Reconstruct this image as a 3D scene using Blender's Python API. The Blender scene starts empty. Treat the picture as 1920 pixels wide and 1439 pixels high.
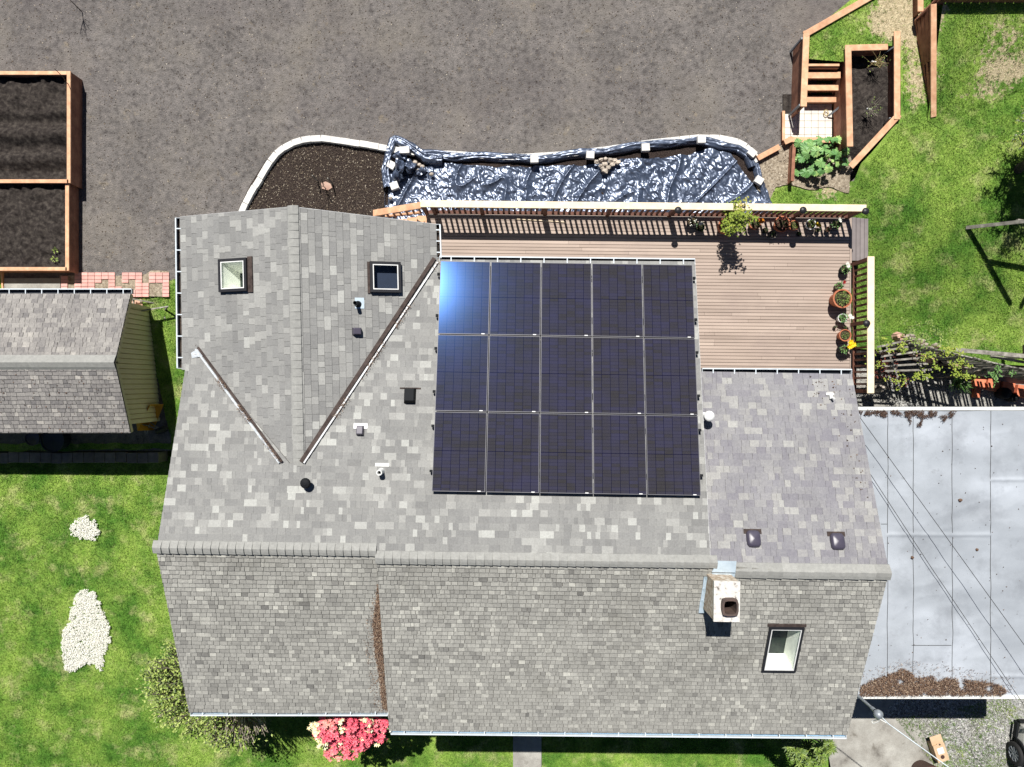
import bpy, bmesh, math, random
import numpy as np
from mathutils import Vector, noise, Matrix
from mathutils.geometry import delaunay_2d_cdt
random.seed(7)
R = random.Random(11)
COL = bpy.context.scene.collection
# the photograph is a straight-down drone view: camera 21 m above the lower lawn
F, H, CX, CY = 1331.0, 21.0, 960.0, 719.5

def P(u, v, z):
    k = (H - z) / F
    return Vector(((u - CX) * k, -(v - CY) * k, z))

def V3(x, y, z=0.0): return Vector((x, y, z))

def lin(c):
    c = c / 255.0
    return c / 12.92 if c <= 0.04045 else ((c + 0.055) / 1.055) ** 2.4

def S(r, g, b, k=1.0):
    return (lin(r) * k, lin(g) * k, lin(b) * k, 1.0)

# ---------------------------------------------------------------- materials
def mat(name, cols, scale=4.0, rough=0.8, metal=0.0, fine=0.0, fscale=60.0, tone=0.0, bump=0.0,
        bscale=80.0, stretch=(1, 1, 1), detail=5.0, spec=0.5, bdist=0.01, big=0.0, bigscale=0.5,
        tonecols=None, coat=0.0, attr=None, attrcol=None, coat_rough=0.1):
    m = bpy.data.materials.new(name); m.use_nodes = True
    nt = m.node_tree; N = nt.nodes; L = nt.links
    b = N['Principled BSDF']
    b.inputs['Roughness'].default_value = rough
    b.inputs['Metallic'].default_value = metal
    b.inputs['Specular IOR Level'].default_value = spec
    b.inputs['Coat Weight'].default_value = coat
    b.inputs['Coat Roughness'].default_value = coat_rough
    tc = N.new('ShaderNodeTexCoord'); mp = N.new('ShaderNodeMapping')
    mp.inputs['Scale'].default_value = stretch
    L.new(tc.outputs['Object'], mp.inputs['Vector'])
    def noi(sc, det=5.0, ro=0.6):
        n = N.new('ShaderNodeTexNoise'); n.inputs['Scale'].default_value = sc
        n.inputs['Detail'].default_value = det; n.inputs['Roughness'].default_value = ro
        L.new(mp.outputs['Vector'], n.inputs['Vector']); return n
    def ramp(src, cs):
        r = N.new('ShaderNodeValToRGB'); e = r.color_ramp.elements
        while len(e) < len(cs): e.new(0.5)
        for i, (p, c) in enumerate(cs):
            e[i].position = p; e[i].color = c
        L.new(src, r.inputs['Fac']); return r.outputs['Color']
    def mul(col, fac_socket, lo, hi, a=0.0, bb=1.0):
        mr = N.new('ShaderNodeMapRange')
        mr.inputs['From Min'].default_value = a; mr.inputs['From Max'].default_value = bb
        mr.inputs['To Min'].default_value = lo; mr.inputs['To Max'].default_value = hi
        L.new(fac_socket, mr.inputs['Value'])
        vm = N.new('ShaderNodeVectorMath'); vm.operation = 'SCALE'
        L.new(col, vm.inputs[0]); L.new(mr.outputs['Result'], vm.inputs['Scale'])
        return vm.outputs['Vector']
    if tonecols:
        at = N.new('ShaderNodeAttribute'); at.attribute_name = 'tone'
        c = ramp(at.outputs['Fac'], tonecols)
        if cols:
            n0 = noi(scale, detail); c0 = ramp(n0.outputs['Fac'], cols)
            mx = N.new('ShaderNodeMix'); mx.data_type = 'RGBA'; mx.blend_type = 'MULTIPLY'
            mx.inputs['Factor'].default_value = 1.0
            L.new(c, mx.inputs['A']); L.new(c0, mx.inputs['B']); c = mx.outputs['Result']
    else:
        n0 = noi(scale, detail)
        c = ramp(n0.outputs['Fac'], cols)
        if tone:
            at = N.new('ShaderNodeAttribute'); at.attribute_name = 'tone'
            c = mul(c, at.outputs['Fac'], 1 - tone, 1 + tone)
    if attr:
        at2 = N.new('ShaderNodeAttribute'); at2.attribute_name = attr
        n2 = noi(9.0, 6.0)
        ad = N.new('ShaderNodeMath'); ad.operation = 'ADD'
        L.new(at2.outputs['Fac'], ad.inputs[0]); L.new(n2.outputs['Fac'], ad.inputs[1])
        mr = N.new('ShaderNodeMapRange'); mr.inputs['From Min'].default_value = 0.98
        mr.inputs['From Max'].default_value = 1.1
        L.new(ad.outputs[0], mr.inputs['Value'])
        mx = N.new('ShaderNodeMix'); mx.data_type = 'RGBA'
        L.new(mr.outputs['Result'], mx.inputs['Factor']); L.new(c, mx.inputs['A'])
        n3 = noi(25.0, 5.0); c3 = ramp(n3.outputs['Fac'], attrcol)
        L.new(c3, mx.inputs['B']); c = mx.outputs['Result']
    if fine:
        nf = noi(fscale, 3.0, 0.7)
        c = mul(c, nf.outputs['Fac'], 1 - fine, 1 + fine, 0.25, 0.75)
    if big:
        nb = noi(bigscale, 3.0)
        c = mul(c, nb.outputs['Fac'], 1 - big, 1 + big, 0.3, 0.7)
    L.new(c, b.inputs['Base Color'])
    if bump:
        nb = noi(bscale, 4.0, 0.65)
        bp = N.new('ShaderNodeBump'); bp.inputs['Strength'].default_value = bump
        bp.inputs['Distance'].default_value = bdist
        L.new(nb.outputs['Fac'], bp.inputs['Height']); L.new(bp.outputs['Normal'], b.inputs['Normal'])
    return m

def flat(name, c, rough=0.6, metal=0.0, **k):
    return mat(name, [(0.3, tuple(x * 0.86 for x in c[:3]) + (1,)), (0.7, tuple(min(1, x * 1.08) for x in c[:3]) + (1,))],
               scale=k.pop('scale', 7.0), rough=rough, metal=metal, **k)

# ---------------------------------------------------------------- mesh builder
WORLD = {}
class MB:
    def __init__(s): s.v = []; s.f = []; s.t = []; s.m = []; s.tone = 0.5; s.mi = 0
    def face(s, pts, tone=None):
        i = len(s.v); s.v.extend([tuple(p) for p in pts]); s.f.append(tuple(range(i, i + len(pts))))
        s.t.append(s.tone if tone is None else tone); s.m.append(s.mi)
    def solid(s, verts, faces, tone=None):
        i = len(s.v); s.v.extend([tuple(p) for p in verts])
        for f in faces:
            s.f.append(tuple(i + k for k in f)); s.t.append(s.tone if tone is None else tone); s.m.append(s.mi)
    def obox(s, c, ax, ay, az, tone=None):     # centre and three half axes
        c = Vector(c); v = []
        for k in (-1, 1):
            for j in (-1, 1):
                for i in (-1, 1): v.append(c + ax * i + ay * j + az * k)
        s.solid(v, [(0, 2, 3, 1), (4, 5, 7, 6), (0, 1, 5, 4), (2, 6, 7, 3), (0, 4, 6, 2), (1, 3, 7, 5)], tone)
    def box(s, c, d, rz=0.0, tone=None):
        ca, sa = math.cos(rz), math.sin(rz)
        s.obox(c, V3(ca, sa) * d[0] / 2, V3(-sa, ca) * d[1] / 2, V3(0, 0, d[2] / 2), tone)
    def board(s, p0, p1, w, th, up=None, tone=None):   # top centre line p0-p1
        p0, p1 = Vector(p0), Vector(p1); d = (p1 - p0); l = d.length; d.normalize()
        up = Vector(up) if up else V3(0, 0, 1)
        side = d.cross(up)
        if side.length < 1e-4: side = d.cross(V3(1, 0, 0))
        side.normalize(); u = side.cross(d).normalized()
        s.obox((p0 + p1) / 2 - u * th / 2, d * l / 2, side * w / 2, u * th / 2, tone)
    def prism(s, pts, down, tone=None):        # top polygon and a vector to the bottom
        n = len(pts); down = Vector(down)
        top = [Vector(p) for p in pts]; bot = [p + down for p in top]
        fs = [tuple(range(n)), tuple(range(2 * n - 1, n - 1, -1))]
        for i in range(n):
            j = (i + 1) % n; fs.append((i, n + i, n + j, j))
        s.solid(top + bot, fs, tone)
    def tube(s, pts, r, seg=6, tone=None, cap=True):
        pts = [Vector(p) for p in pts]
        rs = r if isinstance(r, (list, tuple)) else [r] * len(pts)
        vs = []; n = len(pts)
        for i, p in enumerate(pts):
            d = (pts[min(i + 1, n - 1)] - pts[max(i - 1, 0)])
            if d.length < 1e-6: d = V3(0, 0, 1)
            d.normalize(); a = d.cross(V3(0, 0, 1))
            if a.length < 0.05: a = d.cross(V3(1, 0, 0))
            a.normalize(); b = d.cross(a)
            for k in range(seg):
                t = 2 * math.pi * k / seg
                vs.append(p + (a * math.cos(t) + b * math.sin(t)) * rs[i])
        fs = []
        for i in range(n - 1):
            for k in range(seg):
                k2 = (k + 1) % seg
                fs.append((i * seg + k, i * seg + k2, (i + 1) * seg + k2, (i + 1) * seg + k))
        if cap:
            fs.append(tuple(range(seg - 1, -1, -1))); fs.append(tuple((n - 1) * seg + k for k in range(seg)))
        s.solid(vs, fs, tone)
    def lathe(s, c, prof, seg=20, tone=None, axis=None):   # prof: (r, z)
        c = Vector(c); vs = []; fs = []
        az = Vector(axis).normalized() if axis else V3(0, 0, 1)
        ax = az.cross(V3(0, 1, 0)); ax = ax.normalized() if ax.length > .1 else V3(1, 0, 0)
        ay = az.cross(ax)
        for r, z in prof:
            for k in range(seg):
                t = 2 * math.pi * k / seg
                vs.append(c + az * z + ax * (r * math.cos(t)) + ay * (r * math.sin(t)))
        for i in range(len(prof) - 1):
            for k in range(seg):
                k2 = (k + 1) % seg
                fs.append((i * seg + k, i * seg + k2, (i + 1) * seg + k2, (i + 1) * seg + k))
        s.solid(vs, fs, tone)
    def rock(s, c, rx, ry, rz, tone=None, rough=0.25, seg=7, rings=5):
        c = Vector(c); vs = []; fs = []; off = V3(R.random() * 50, R.random() * 50, 0); a0 = R.random() * 6
        for i in range(rings + 1):
            ph = math.pi * i / rings
            for k in range(seg):
                t = 2 * math.pi * k / seg + a0
                d = V3(math.sin(ph) * math.cos(t), math.sin(ph) * math.sin(t), math.cos(ph))
                q = 1 + rough * noise.noise(d * 1.6 + off)
                vs.append(c + V3(d.x * rx, d.y * ry, d.z * rz) * q)
        for i in range(rings):
            for k in range(seg):
                k2 = (k + 1) % seg
                fs.append((i * seg + k, (i + 1) * seg + k, (i + 1) * seg + k2, i * seg + k2))
        s.solid(vs, fs, tone)
    def leaf(s, c, d, w, up=None, tone=None, n=1):    # pointed leaf from c along d
        c = Vector(c); d = Vector(d); up = Vector(up) if up else V3(0, 0, 1)
        sd = d.cross(up)
        if sd.length < 1e-5: sd = d.cross(V3(1, 0, 0))
        sd = sd.normalized() * w / 2; u = sd.cross(d).normalized() * d.length * 0.08
        s.solid([c, c + d * .45 + sd + u, c + d, c + d * .45 - sd + u], [(0, 1, 2, 3)], tone)
    def build(s, name, mats, parent=None, smooth=False, bevel=0.0):
        me = bpy.data.meshes.new(name)
        org = WORLD.get(parent.name, V3(0, 0, 0)) if parent else V3(0, 0, 0)
        va = np.array(s.v, dtype=np.float32).reshape(-1, 3) - np.array(org, dtype=np.float32)
        me.from_pydata(va.tolist(), [], s.f)
        if not isinstance(mats, (list, tuple)): mats = [mats]
        for m in mats: me.materials.append(m)
        if len(mats) > 1: me.polygons.foreach_set('material_index', s.m)
        a = me.attributes.new('tone', 'FLOAT', 'FACE'); a.data.foreach_set('value', s.t)
        if smooth: me.polygons.foreach_set('use_smooth', [True] * len(s.f))
        me.validate(); me.update()
        o = bpy.data.objects.new(name, me); COL.objects.link(o)
        if parent: o.parent = parent
        WORLD[o.name] = org
        if bevel:
            b = o.modifiers.new('bevel', 'BEVEL'); b.width = bevel; b.segments = 2; b.limit_method = 'ANGLE'
        return o

def tag(o, label=None, cat=None, group=None, kind=None):
    if label: o['label'] = label
    if cat: o['category'] = cat
    if group: o['group'] = group
    if kind: o['kind'] = kind
    return o

def thing(name, loc, label, cat, group=None, rz=0.0):
    o = bpy.data.objects.new(name, None); COL.objects.link(o); o.empty_display_size = 0.2
    o.location = loc; o.rotation_euler = (0, 0, rz); WORLD[o.name] = Vector(loc)
    return tag(o, label, cat, group)

def copy_tree(o, parent=None):
    c = o.copy(); COL.objects.link(c); c.parent = parent
    for ch in [x for x in COL.objects if x.parent == o]: copy_tree(ch, c)
    return c

# ---------------------------------------------------------------- ground sheets
def inpoly(x, y, poly):
    c = False; n = len(poly); j = n - 1
    for i in range(n):
        xi, yi = poly[i]; xj, yj = poly[j]
        if (yi > y) != (yj > y) and x < (xj - xi) * (y - yi) / (yj - yi) + xi: c = not c
        j = i
    return c

def sheet(name, poly, zf, step, material, kind='structure', parent=None, attr=None, attrf=None, smooth=True, wob=0.0, label=None, cat=None):
    b = []
    n = len(poly)
    for i in range(n):
        x0, y0 = poly[i]; x1, y1 = poly[(i + 1) % n]
        k = max(1, int(math.hypot(x1 - x0, y1 - y0) / (step if not wob else 0.08)))
        for j in range(k):
            t = j / k; x = x0 + (x1 - x0) * t; y = y0 + (y1 - y0) * t
            if wob:
                x += wob * noise.noise(V3(x * 1.7, y * 1.7, 3)) + wob * .5 * noise.noise(V3(x * 6, y * 6, 9))
                y += wob * noise.noise(V3(x * 1.7, y * 1.7, 13)) + wob * .5 * noise.noise(V3(x * 6, y * 6, 19))
            b.append((x, y))
    pts = [Vector(p) for p in b]; m = len(pts)
    xs = [p[0] for p in b]; ys = [p[1] for p in b]
    x = min(xs) + step * .5
    while x < max(xs):
        y = min(ys) + step * .5
        while y < max(ys):
            px, py = x + R.uniform(-.2, .2) * step, y + R.uniform(-.2, .2) * step
            if inpoly(px, py, b): pts.append(Vector((px, py)))
            y += step
        x += step
    ed = [(i, (i + 1) % m) for i in range(m)]
    r = delaunay_2d_cdt(pts, ed, [list(range(m))], 1, 1e-5)
    vs = [(p.x, p.y, zf(p.x, p.y)) for p in r[0]]
    fs = []
    for f in r[2]:
        a, bb, c = [r[0][k] for k in f[:3]]
        if (bb - a).cross(c - a) < 0: f = list(reversed(f))
        fs.append(tuple(f))
    me = bpy.data.meshes.new(name); me.from_pydata(vs, [], fs); me.materials.append(material)
    if attrf:
        at = me.attributes.new(attr, 'FLOAT', 'POINT')
        at.data.foreach_set('value', [attrf(p.x, p.y) for p in r[0]])
    if smooth: me.polygons.foreach_set('use_smooth', [True] * len(fs))
    me.update()
    o = bpy.data.objects.new(name, me); COL.objects.link(o)
    if parent: o.parent = parent
    if kind: o['kind'] = kind
    return tag(o, label, cat)

def pxy(lst, z): return [tuple(P(u, v, z).xy) for u, v in lst]
def pxf(lst, zf, it=6):       # picture outline laid on a height field
    out = []
    for u, v in lst:
        z = 0.8
        for _ in range(it):
            p = P(u, v, z); z = zf(p.x, p.y)
        out.append((p.x, p.y))
    return out
def G(u, v, zf, dz=0.0):
    z = 0.8
    for _ in range(8):
        p = P(u, v, z + dz); z = zf(p.x, p.y)
    return V3(p.x, p.y, z)

def sstep(a, b, x):
    t = max(0.0, min(1.0, (x - a) / (b - a))); return t * t * (3 - 2 * t)

def tri_cloud(name, tri, tone, material, label=None, cat=None, kind='stuff', parent=None):
    """tri: (n,3,3) numpy array of loose triangles"""
    n = tri.shape[0]; me = bpy.data.meshes.new(name)
    me.vertices.add(3 * n); me.vertices.foreach_set('co', tri.reshape(-1).astype(np.float32))
    me.loops.add(3 * n); me.loops.foreach_set('vertex_index', np.arange(3 * n, dtype=np.int32))
    me.polygons.add(n); me.polygons.foreach_set('loop_start', np.arange(0, 3 * n, 3, dtype=np.int32))
    me.polygons.foreach_set('loop_total', np.full(n, 3, dtype=np.int32))
    a = me.attributes.new('tone', 'FLOAT', 'FACE'); a.data.foreach_set('value', tone.astype(np.float32))
    me.materials.append(material); me.update()
    o = bpy.data.objects.new(name, me); COL.objects.link(o)
    if kind: o['kind'] = kind
    if parent: o.parent = parent
    return tag(o, label, cat)
# ---------------------------------------------------------------- the materials
g = lambda v, k=1.0: S(v, v, v, k)
M = {}
M['shingle_new'] = mat('shingle_new', [(0.3, (.86, .86, .86, 1)), (0.7, (1.06, 1.06, 1.05, 1))], scale=26, rough=.93, fine=.15, fscale=70,
    tonecols=[(0, S(122, 122, 121)), (.3, S(132, 132, 131)), (.6, S(142, 142, 140)), (.85, S(158, 158, 155)), (1, S(176, 177, 173))], big=.07, bigscale=.8, bump=.5, bscale=160, bdist=.004, spec=.25)
M['shingle_right'] = mat('shingle_right', [(0.3, (.84, .84, .86, 1)), (0.7, (1.08, 1.08, 1.07, 1))], scale=20, rough=.93, fine=.17, fscale=60,
    tonecols=[(0, S(124, 122, 128)), (.4, S(134, 133, 136)), (.8, S(150, 149, 147)), (1, S(166, 166, 162))], big=.09, bigscale=1.3, bump=.5, bscale=160, bdist=.004, spec=.25)
M['shingle_old'] = mat('shingle_old', [(0.3, (.8, .8, .79, 1)), (0.7, (1.1, 1.1, 1.08, 1))], scale=24, rough=.94, fine=.2, fscale=60,
    tonecols=[(0, S(108, 107, 105)), (.35, S(138, 137, 133)), (.7, S(157, 156, 151)), (1, S(182, 181, 174))], big=.1, bigscale=.7, bump=.6, bscale=150, bdist=.005, spec=.25)
M['shingle_shed'] = mat('shingle_shed', [(0.3, (.75, .75, .76, 1)), (0.7, (1.15, 1.14, 1.12, 1))], scale=18, rough=.94, fine=.2, fscale=60,
    tonecols=[(0, S(112, 110, 110)), (.4, S(132, 129, 127)), (.8, S(152, 149, 145)), (1, S(170, 166, 160))], big=.1, bigscale=.8, bump=.6, bscale=150, bdist=.005, spec=.25)
M['ridge'] = mat('ridge', [(0.3, S(138, 138, 135)), (0.7, S(154, 154, 150))], scale=12, rough=.93, fine=.16, fscale=70, tone=.08, bump=.5, bscale=150, bdist=.004, spec=.25)
M['felt'] = flat('felt', S(38, 36, 35), .9)
M['trim'] = flat('trim', S(196, 198, 200), .5)
M['fascia'] = flat('fascia', S(90, 84, 78), .7)
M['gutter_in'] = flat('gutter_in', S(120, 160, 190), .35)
M['gutter_white'] = flat('gutter_white', S(205, 214, 220), .4)
M['siding'] = mat('siding', [(0.3, S(222, 208, 160)), (0.7, S(232, 218, 172))], scale=2, rough=.7, fine=.06, fscale=40, stretch=(.3, 1, 1))
M['housewall'] = mat('housewall', [(0.3, S(128, 134, 138)), (0.7, S(146, 152, 155))], scale=2, rough=.7, fine=.05, fscale=40)
M['dark_metal'] = flat('dark_metal', S(38, 38, 42), .45, spec=.35)
M['brown_metal'] = mat('brown_metal', [(.35, S(58, 50, 48)), (.65, S(82, 72, 68))], scale=9, rough=.85, fine=.12, fscale=40, spec=.1)
M['black_plastic'] = flat('black_plastic', S(28, 30, 33), .7, spec=.15)
M['grey_plastic'] = flat('grey_plastic', S(72, 68, 82), .38, spec=.45)
M['white_plastic'] = flat('white_plastic', S(225, 226, 224), .45)
M['lead'] = flat('lead', S(188, 204, 216), .45, metal=.1)
M['galv'] = mat('galv', [(.3, S(120, 126, 132)), (.7, S(156, 162, 168))], scale=14, rough=.45, metal=.3)
M['shaft'] = flat('shaft', S(244, 246, 236), .6)
M['shaft_dark'] = mat('shaft_dark', [(.35, S(14, 22, 22)), (.7, S(40, 52, 44))], scale=9, rough=.3, stretch=(1, .3, 1))
M['blue_blind'] = flat('blue_blind', S(22, 36, 62), .5)
M['mortar'] = mat('mortar', [(.33, S(110, 104, 98)), (.42, S(196, 192, 186)), (.7, S(226, 223, 218))], scale=9, rough=.9, fine=.12, fscale=60, bump=.6, bscale=30)
M['brick'] = mat('brick', [(.3, S(142, 120, 100)), (.5, S(186, 170, 150)), (.7, S(222, 216, 206))], scale=14, rough=.9, fine=.2, fscale=50, bump=.6, bscale=40)
M['clay'] = mat('clay', [(.3, S(66, 56, 52)), (.7, S(96, 78, 70))], scale=8, rough=.7)
M['terracotta'] = mat('terracotta', [(.3, S(158, 92, 62)), (.7, S(190, 118, 84))], scale=9, rough=.8, fine=.1)
M['potting'] = mat('potting', [(.35, S(46, 38, 30)), (.7, S(84, 72, 50))], scale=40, rough=1)
M['cedar'] = mat('cedar', [(.3, S(190, 142, 108)), (.5, S(210, 162, 126)), (.72, S(226, 186, 150))], scale=5, rough=.75, fine=.08, fscale=60, tone=.1)
M['cedar_pale'] = mat('cedar_pale', [(.3, S(226, 206, 172)), (.7, S(244, 228, 198))], scale=5, rough=.7, fine=.05, fscale=60, tone=.06)
M['cedar_dark'] = mat('cedar_dark', [(.3, S(118, 76, 58)), (.5, S(142, 96, 74)), (.72, S(164, 116, 92))], scale=4, rough=.8, fine=.12, fscale=40, tone=.16)
M['stain'] = mat('stain', [(.3, S(78, 44, 31)), (.7, S(104, 62, 44))], scale=5, rough=.7, fine=.1, tone=.1)
M['deck'] = mat('deck', [(.3, (.88, .87, .86, 1)), (.7, (1.05, 1.05, 1.05, 1))], scale=1.4, rough=.75, fine=.07, fscale=50, stretch=(.5, 3, 1),
    tonecols=[(0, S(148, 132, 121)), (.5, S(168, 151, 139)), (1, S(186, 169, 156))], big=.07, bigscale=.5)
M['composite'] = mat('composite', [(.3, S(112, 104, 104)), (.7, S(132, 124, 122))], scale=3, rough=.7, tone=.06)
M['weathered'] = mat('weathered', [(.3, S(96, 92, 86)), (.5, S(132, 128, 120)), (.72, S(170, 166, 156))], scale=6, rough=.9, fine=.15, fscale=50, tone=.2)
M['dirt'] = mat('dirt', [(.24, S(66, 62, 61)), (.37, S(94, 90, 88)), (.46, S(108, 104, 101)), (.6, S(118, 113, 110)), (.74, S(131, 125, 118)), (.85, S(160, 150, 136))], scale=6.5, detail=12, rough=1, fine=.40, fscale=34, bump=1, bscale=26, bdist=.035, big=.14, bigscale=.9, spec=.1)
def patchy(m, col, sc, lo, hi, amt, off):
    nt = m.node_tree; N = nt.nodes; L = nt.links; b = N['Principled BSDF']; src = b.inputs['Base Color'].links[0].from_socket
    tc = [n for n in N if n.type == 'TEX_COORD'][0]; mp = N.new('ShaderNodeMapping'); mp.inputs['Location'].default_value = (off, off, 0); L.new(tc.outputs['Object'], mp.inputs[0])
    n = N.new('ShaderNodeTexNoise'); n.inputs['Scale'].default_value = sc; n.inputs['Detail'].default_value = 8; n.inputs['Roughness'].default_value = .65; L.new(mp.outputs[0], n.inputs['Vector'])
    q = N.new('ShaderNodeMapRange'); q.inputs['From Min'].default_value = lo; q.inputs['From Max'].default_value = hi; q.inputs['To Max'].default_value = amt; L.new(n.outputs['Fac'], q.inputs['Value'])
    mx = N.new('ShaderNodeMix'); mx.data_type = 'RGBA'; L.new(q.outputs[0], mx.inputs['Factor']); L.new(src, mx.inputs['A']); mx.inputs['B'].default_value = col; L.new(mx.outputs['Result'], b.inputs['Base Color'])
patchy(M['dirt'], S(138, 131, 121), .5, .5, .72, .5, 3)
patchy(M['dirt'], S(168, 152, 122), 1.7, .62, .74, .5, 11)
patchy(M['dirt'], S(92, 86, 88), .28, .48, .66, .28, 27)
M['soil'] = mat('soil', [(.3, S(32, 28, 27)), (.5, S(58, 53, 50)), (.75, S(86, 80, 74))], scale=9, detail=8, rough=1, fine=.3, fscale=40, bump=1, bscale=30, bdist=.03, spec=.1)
M['mulch'] = mat('mulch', [(.3, S(30, 26, 24)), (.5, S(54, 46, 43)), (.68, S(74, 64, 59)), (.8, S(130, 118, 106))], scale=30, detail=8, rough=1, fine=.3, fscale=70, bump=1, bscale=60, bdist=.02, spec=.1)
M['sandy'] = mat('sandy', [(.3, S(112, 100, 84)), (.55, S(156, 144, 126)), (.8, S(196, 186, 166))], scale=14, detail=8, rough=1, fine=.25, fscale=40, bump=.8, bscale=40, bdist=.02)
GR = [(.25, S(70, 92, 36)), (.42, S(94, 116, 48)), (.55, S(116, 134, 62)), (.68, S(140, 150, 82)), (.85, S(168, 168, 112))]
def grass_mat(name, blade):
    m = bpy.data.materials.new(name); m.use_nodes = True; nt = m.node_tree; N = nt.nodes; L = nt.links
    b = N['Principled BSDF']; b.inputs['Roughness'].default_value = .85; b.inputs['Specular IOR Level'].default_value = .15
    tc = N.new('ShaderNodeTexCoord')
    def noi(sc, det, ro=.6, off=0.0):
        n = N.new('ShaderNodeTexNoise'); n.inputs['Scale'].default_value = sc; n.inputs['Detail'].default_value = det; n.inputs['Roughness'].default_value = ro
        mp = N.new('ShaderNodeMapping'); mp.inputs['Location'].default_value = (off, off * .7, 0); L.new(tc.outputs['Object'], mp.inputs[0]); L.new(mp.outputs[0], n.inputs['Vector']); return n.outputs['Fac']
    def ramp(src, cs):
        r = N.new('ShaderNodeValToRGB'); e = r.color_ramp.elements
        while len(e) < len(cs): e.new(.5)
        for k, (p, c) in enumerate(cs): e[k].position = p; e[k].color = c
        L.new(src, r.inputs[0]); return r.outputs[0]
    def mix(f, a, c):
        mx = N.new('ShaderNodeMix'); mx.data_type = 'RGBA'; L.new(f, mx.inputs['Factor']); L.new(a, mx.inputs['A']); L.new(c, mx.inputs['B']); return mx.outputs['Result']
    def mr(src, a, c, lo=0.0, hi=1.0):
        q = N.new('ShaderNodeMapRange'); q.inputs['From Min'].default_value = a; q.inputs['From Max'].default_value = c
        q.inputs['To Min'].default_value = lo; q.inputs['To Max'].default_value = hi; L.new(src, q.inputs['Value']); return q.outputs[0]
    deep = ramp(noi(3.5, 6), [(.3, S(62, 102, 36)), (.7, S(96, 138, 52))])
    lime = ramp(noi(5, 6, .65, 3), [(.3, S(116, 150, 58)), (.7, S(150, 174, 84))])
    pale = ramp(noi(8, 6, .65, 9), [(.3, S(152, 160, 94)), (.7, S(194, 192, 140))])
    c = mix(mr(noi(.75, 7, .62, 5), .40, .60), deep, lime)
    c = mix(mr(noi(1.5, 8, .68, 17), .52, .70, 0, .85), c, pale)
    if blade:
        at = N.new('ShaderNodeAttribute'); at.attribute_name = 'tone'
        k = mr(at.outputs['Fac'], 0, 1, .55, 1.5)
    else:
        at = N.new('ShaderNodeAttribute'); at.attribute_name = 'bare'
        ad = N.new('ShaderNodeMath'); ad.operation = 'ADD'; L.new(at.outputs['Fac'], ad.inputs[0]); L.new(noi(7, 8, .7, 2), ad.inputs[1])
        dry = ramp(noi(25, 5, .6, 1), [(.3, S(150, 136, 104)), (.7, S(206, 192, 160))])
        c = mix(mr(ad.outputs[0], .92, 1.02), c, dry)
        k = mr(noi(24, 5, .7), .3, .7, .6, 1.35)
        bp = N.new('ShaderNodeBump'); bp.inputs['Strength'].default_value = 1; bp.inputs['Distance'].default_value = .03
        L.new(noi(40, 4), bp.inputs['Height']); L.new(bp.outputs[0], b.inputs['Normal'])
    vm = N.new('ShaderNodeVectorMath'); vm.operation = 'SCALE'; L.new(c, vm.inputs[0]); L.new(k, vm.inputs['Scale'])
    L.new(vm.outputs[0], b.inputs['Base Color']); return m
M['grass'] = grass_mat('grass', False)
M['blades'] = grass_mat('blades', True)
M['concrete'] = mat('concrete', [(.28, S(96, 92, 86)), (.42, S(142, 139, 132)), (.58, S(160, 158, 151)), (.75, S(180, 178, 170))], scale=1.6, detail=9, rough=.95, fine=.2, fscale=36, big=.16, bigscale=.7, bump=.3, bscale=90)
M['gravel'] = mat('gravel', [(.3, S(92, 92, 90)), (.45, S(140, 140, 138)), (.58, S(170, 170, 167)), (.72, S(226, 226, 222))], scale=22, detail=4, rough=.95, fine=.3, fscale=60, bump=1, bscale=34, bdist=.03)
M['pebbles'] = mat('pebbles', None, rough=.9, tonecols=[(0, S(70, 68, 66)), (.4, S(120, 118, 114)), (.75, S(164, 162, 158)), (1, S(222, 220, 214))])
M['straw'] = mat('straw', None, rough=1, tonecols=[(0, S(56, 46, 40)), (.5, S(104, 92, 80)), (.8, S(150, 134, 112)), (1, S(214, 204, 184))])
M['needles'] = mat('needles', None, rough=1, tonecols=[(0, S(52, 38, 32)), (.45, S(96, 74, 60)), (.8, S(136, 110, 90)), (1, S(186, 166, 142))])
M['paver'] = mat('paver', [(.3, S(206, 200, 190)), (.7, S(228, 222, 212))], scale=3, rough=.9, fine=.06, fscale=50, tone=.05)
M['pinkbrick'] = mat('pinkbrick', [(.3, S(204, 150, 142)), (.7, S(218, 172, 162))], scale=5, rough=.9, fine=.08, tone=.12)
M['orangebrick'] = mat('orangebrick', [(.3, S(196, 104, 72)), (.7, S(216, 134, 100))], scale=5, rough=.9, fine=.08, tone=.1)
M['block'] = mat('block', [(.3, S(206, 203, 198)), (.7, S(228, 226, 220))], scale=6, rough=.9, fine=.06, fscale=50, tone=.06)
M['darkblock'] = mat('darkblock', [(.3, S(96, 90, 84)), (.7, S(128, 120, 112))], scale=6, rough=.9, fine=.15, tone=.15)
M['rockmat'] = mat('rockmat', [(.3, S(150, 140, 128)), (.6, S(190, 178, 164)), (.8, S(214, 206, 194))], scale=6, rough=.9, fine=.12, tone=.25)
M['pinkrock'] = mat('pinkrock', [(.3, S(170, 130, 112)), (.7, S(206, 176, 158))], scale=6, rough=.9, fine=.12, tone=.2)
M['twig'] = mat('twig', [(.3, S(92, 84, 74)), (.7, S(150, 142, 128))], scale=8, rough=.9, tone=.3)
M['darktwig'] = mat('darktwig', [(.3, S(52, 44, 38)), (.7, S(84, 74, 64))], scale=8, rough=.9, tone=.3)
M['leaf'] = mat('leaf', None, rough=.55, tonecols=[(0, S(48, 66, 28)), (.4, S(84, 108, 44)), (.75, S(128, 148, 66)), (1, S(164, 178, 94))])
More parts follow.
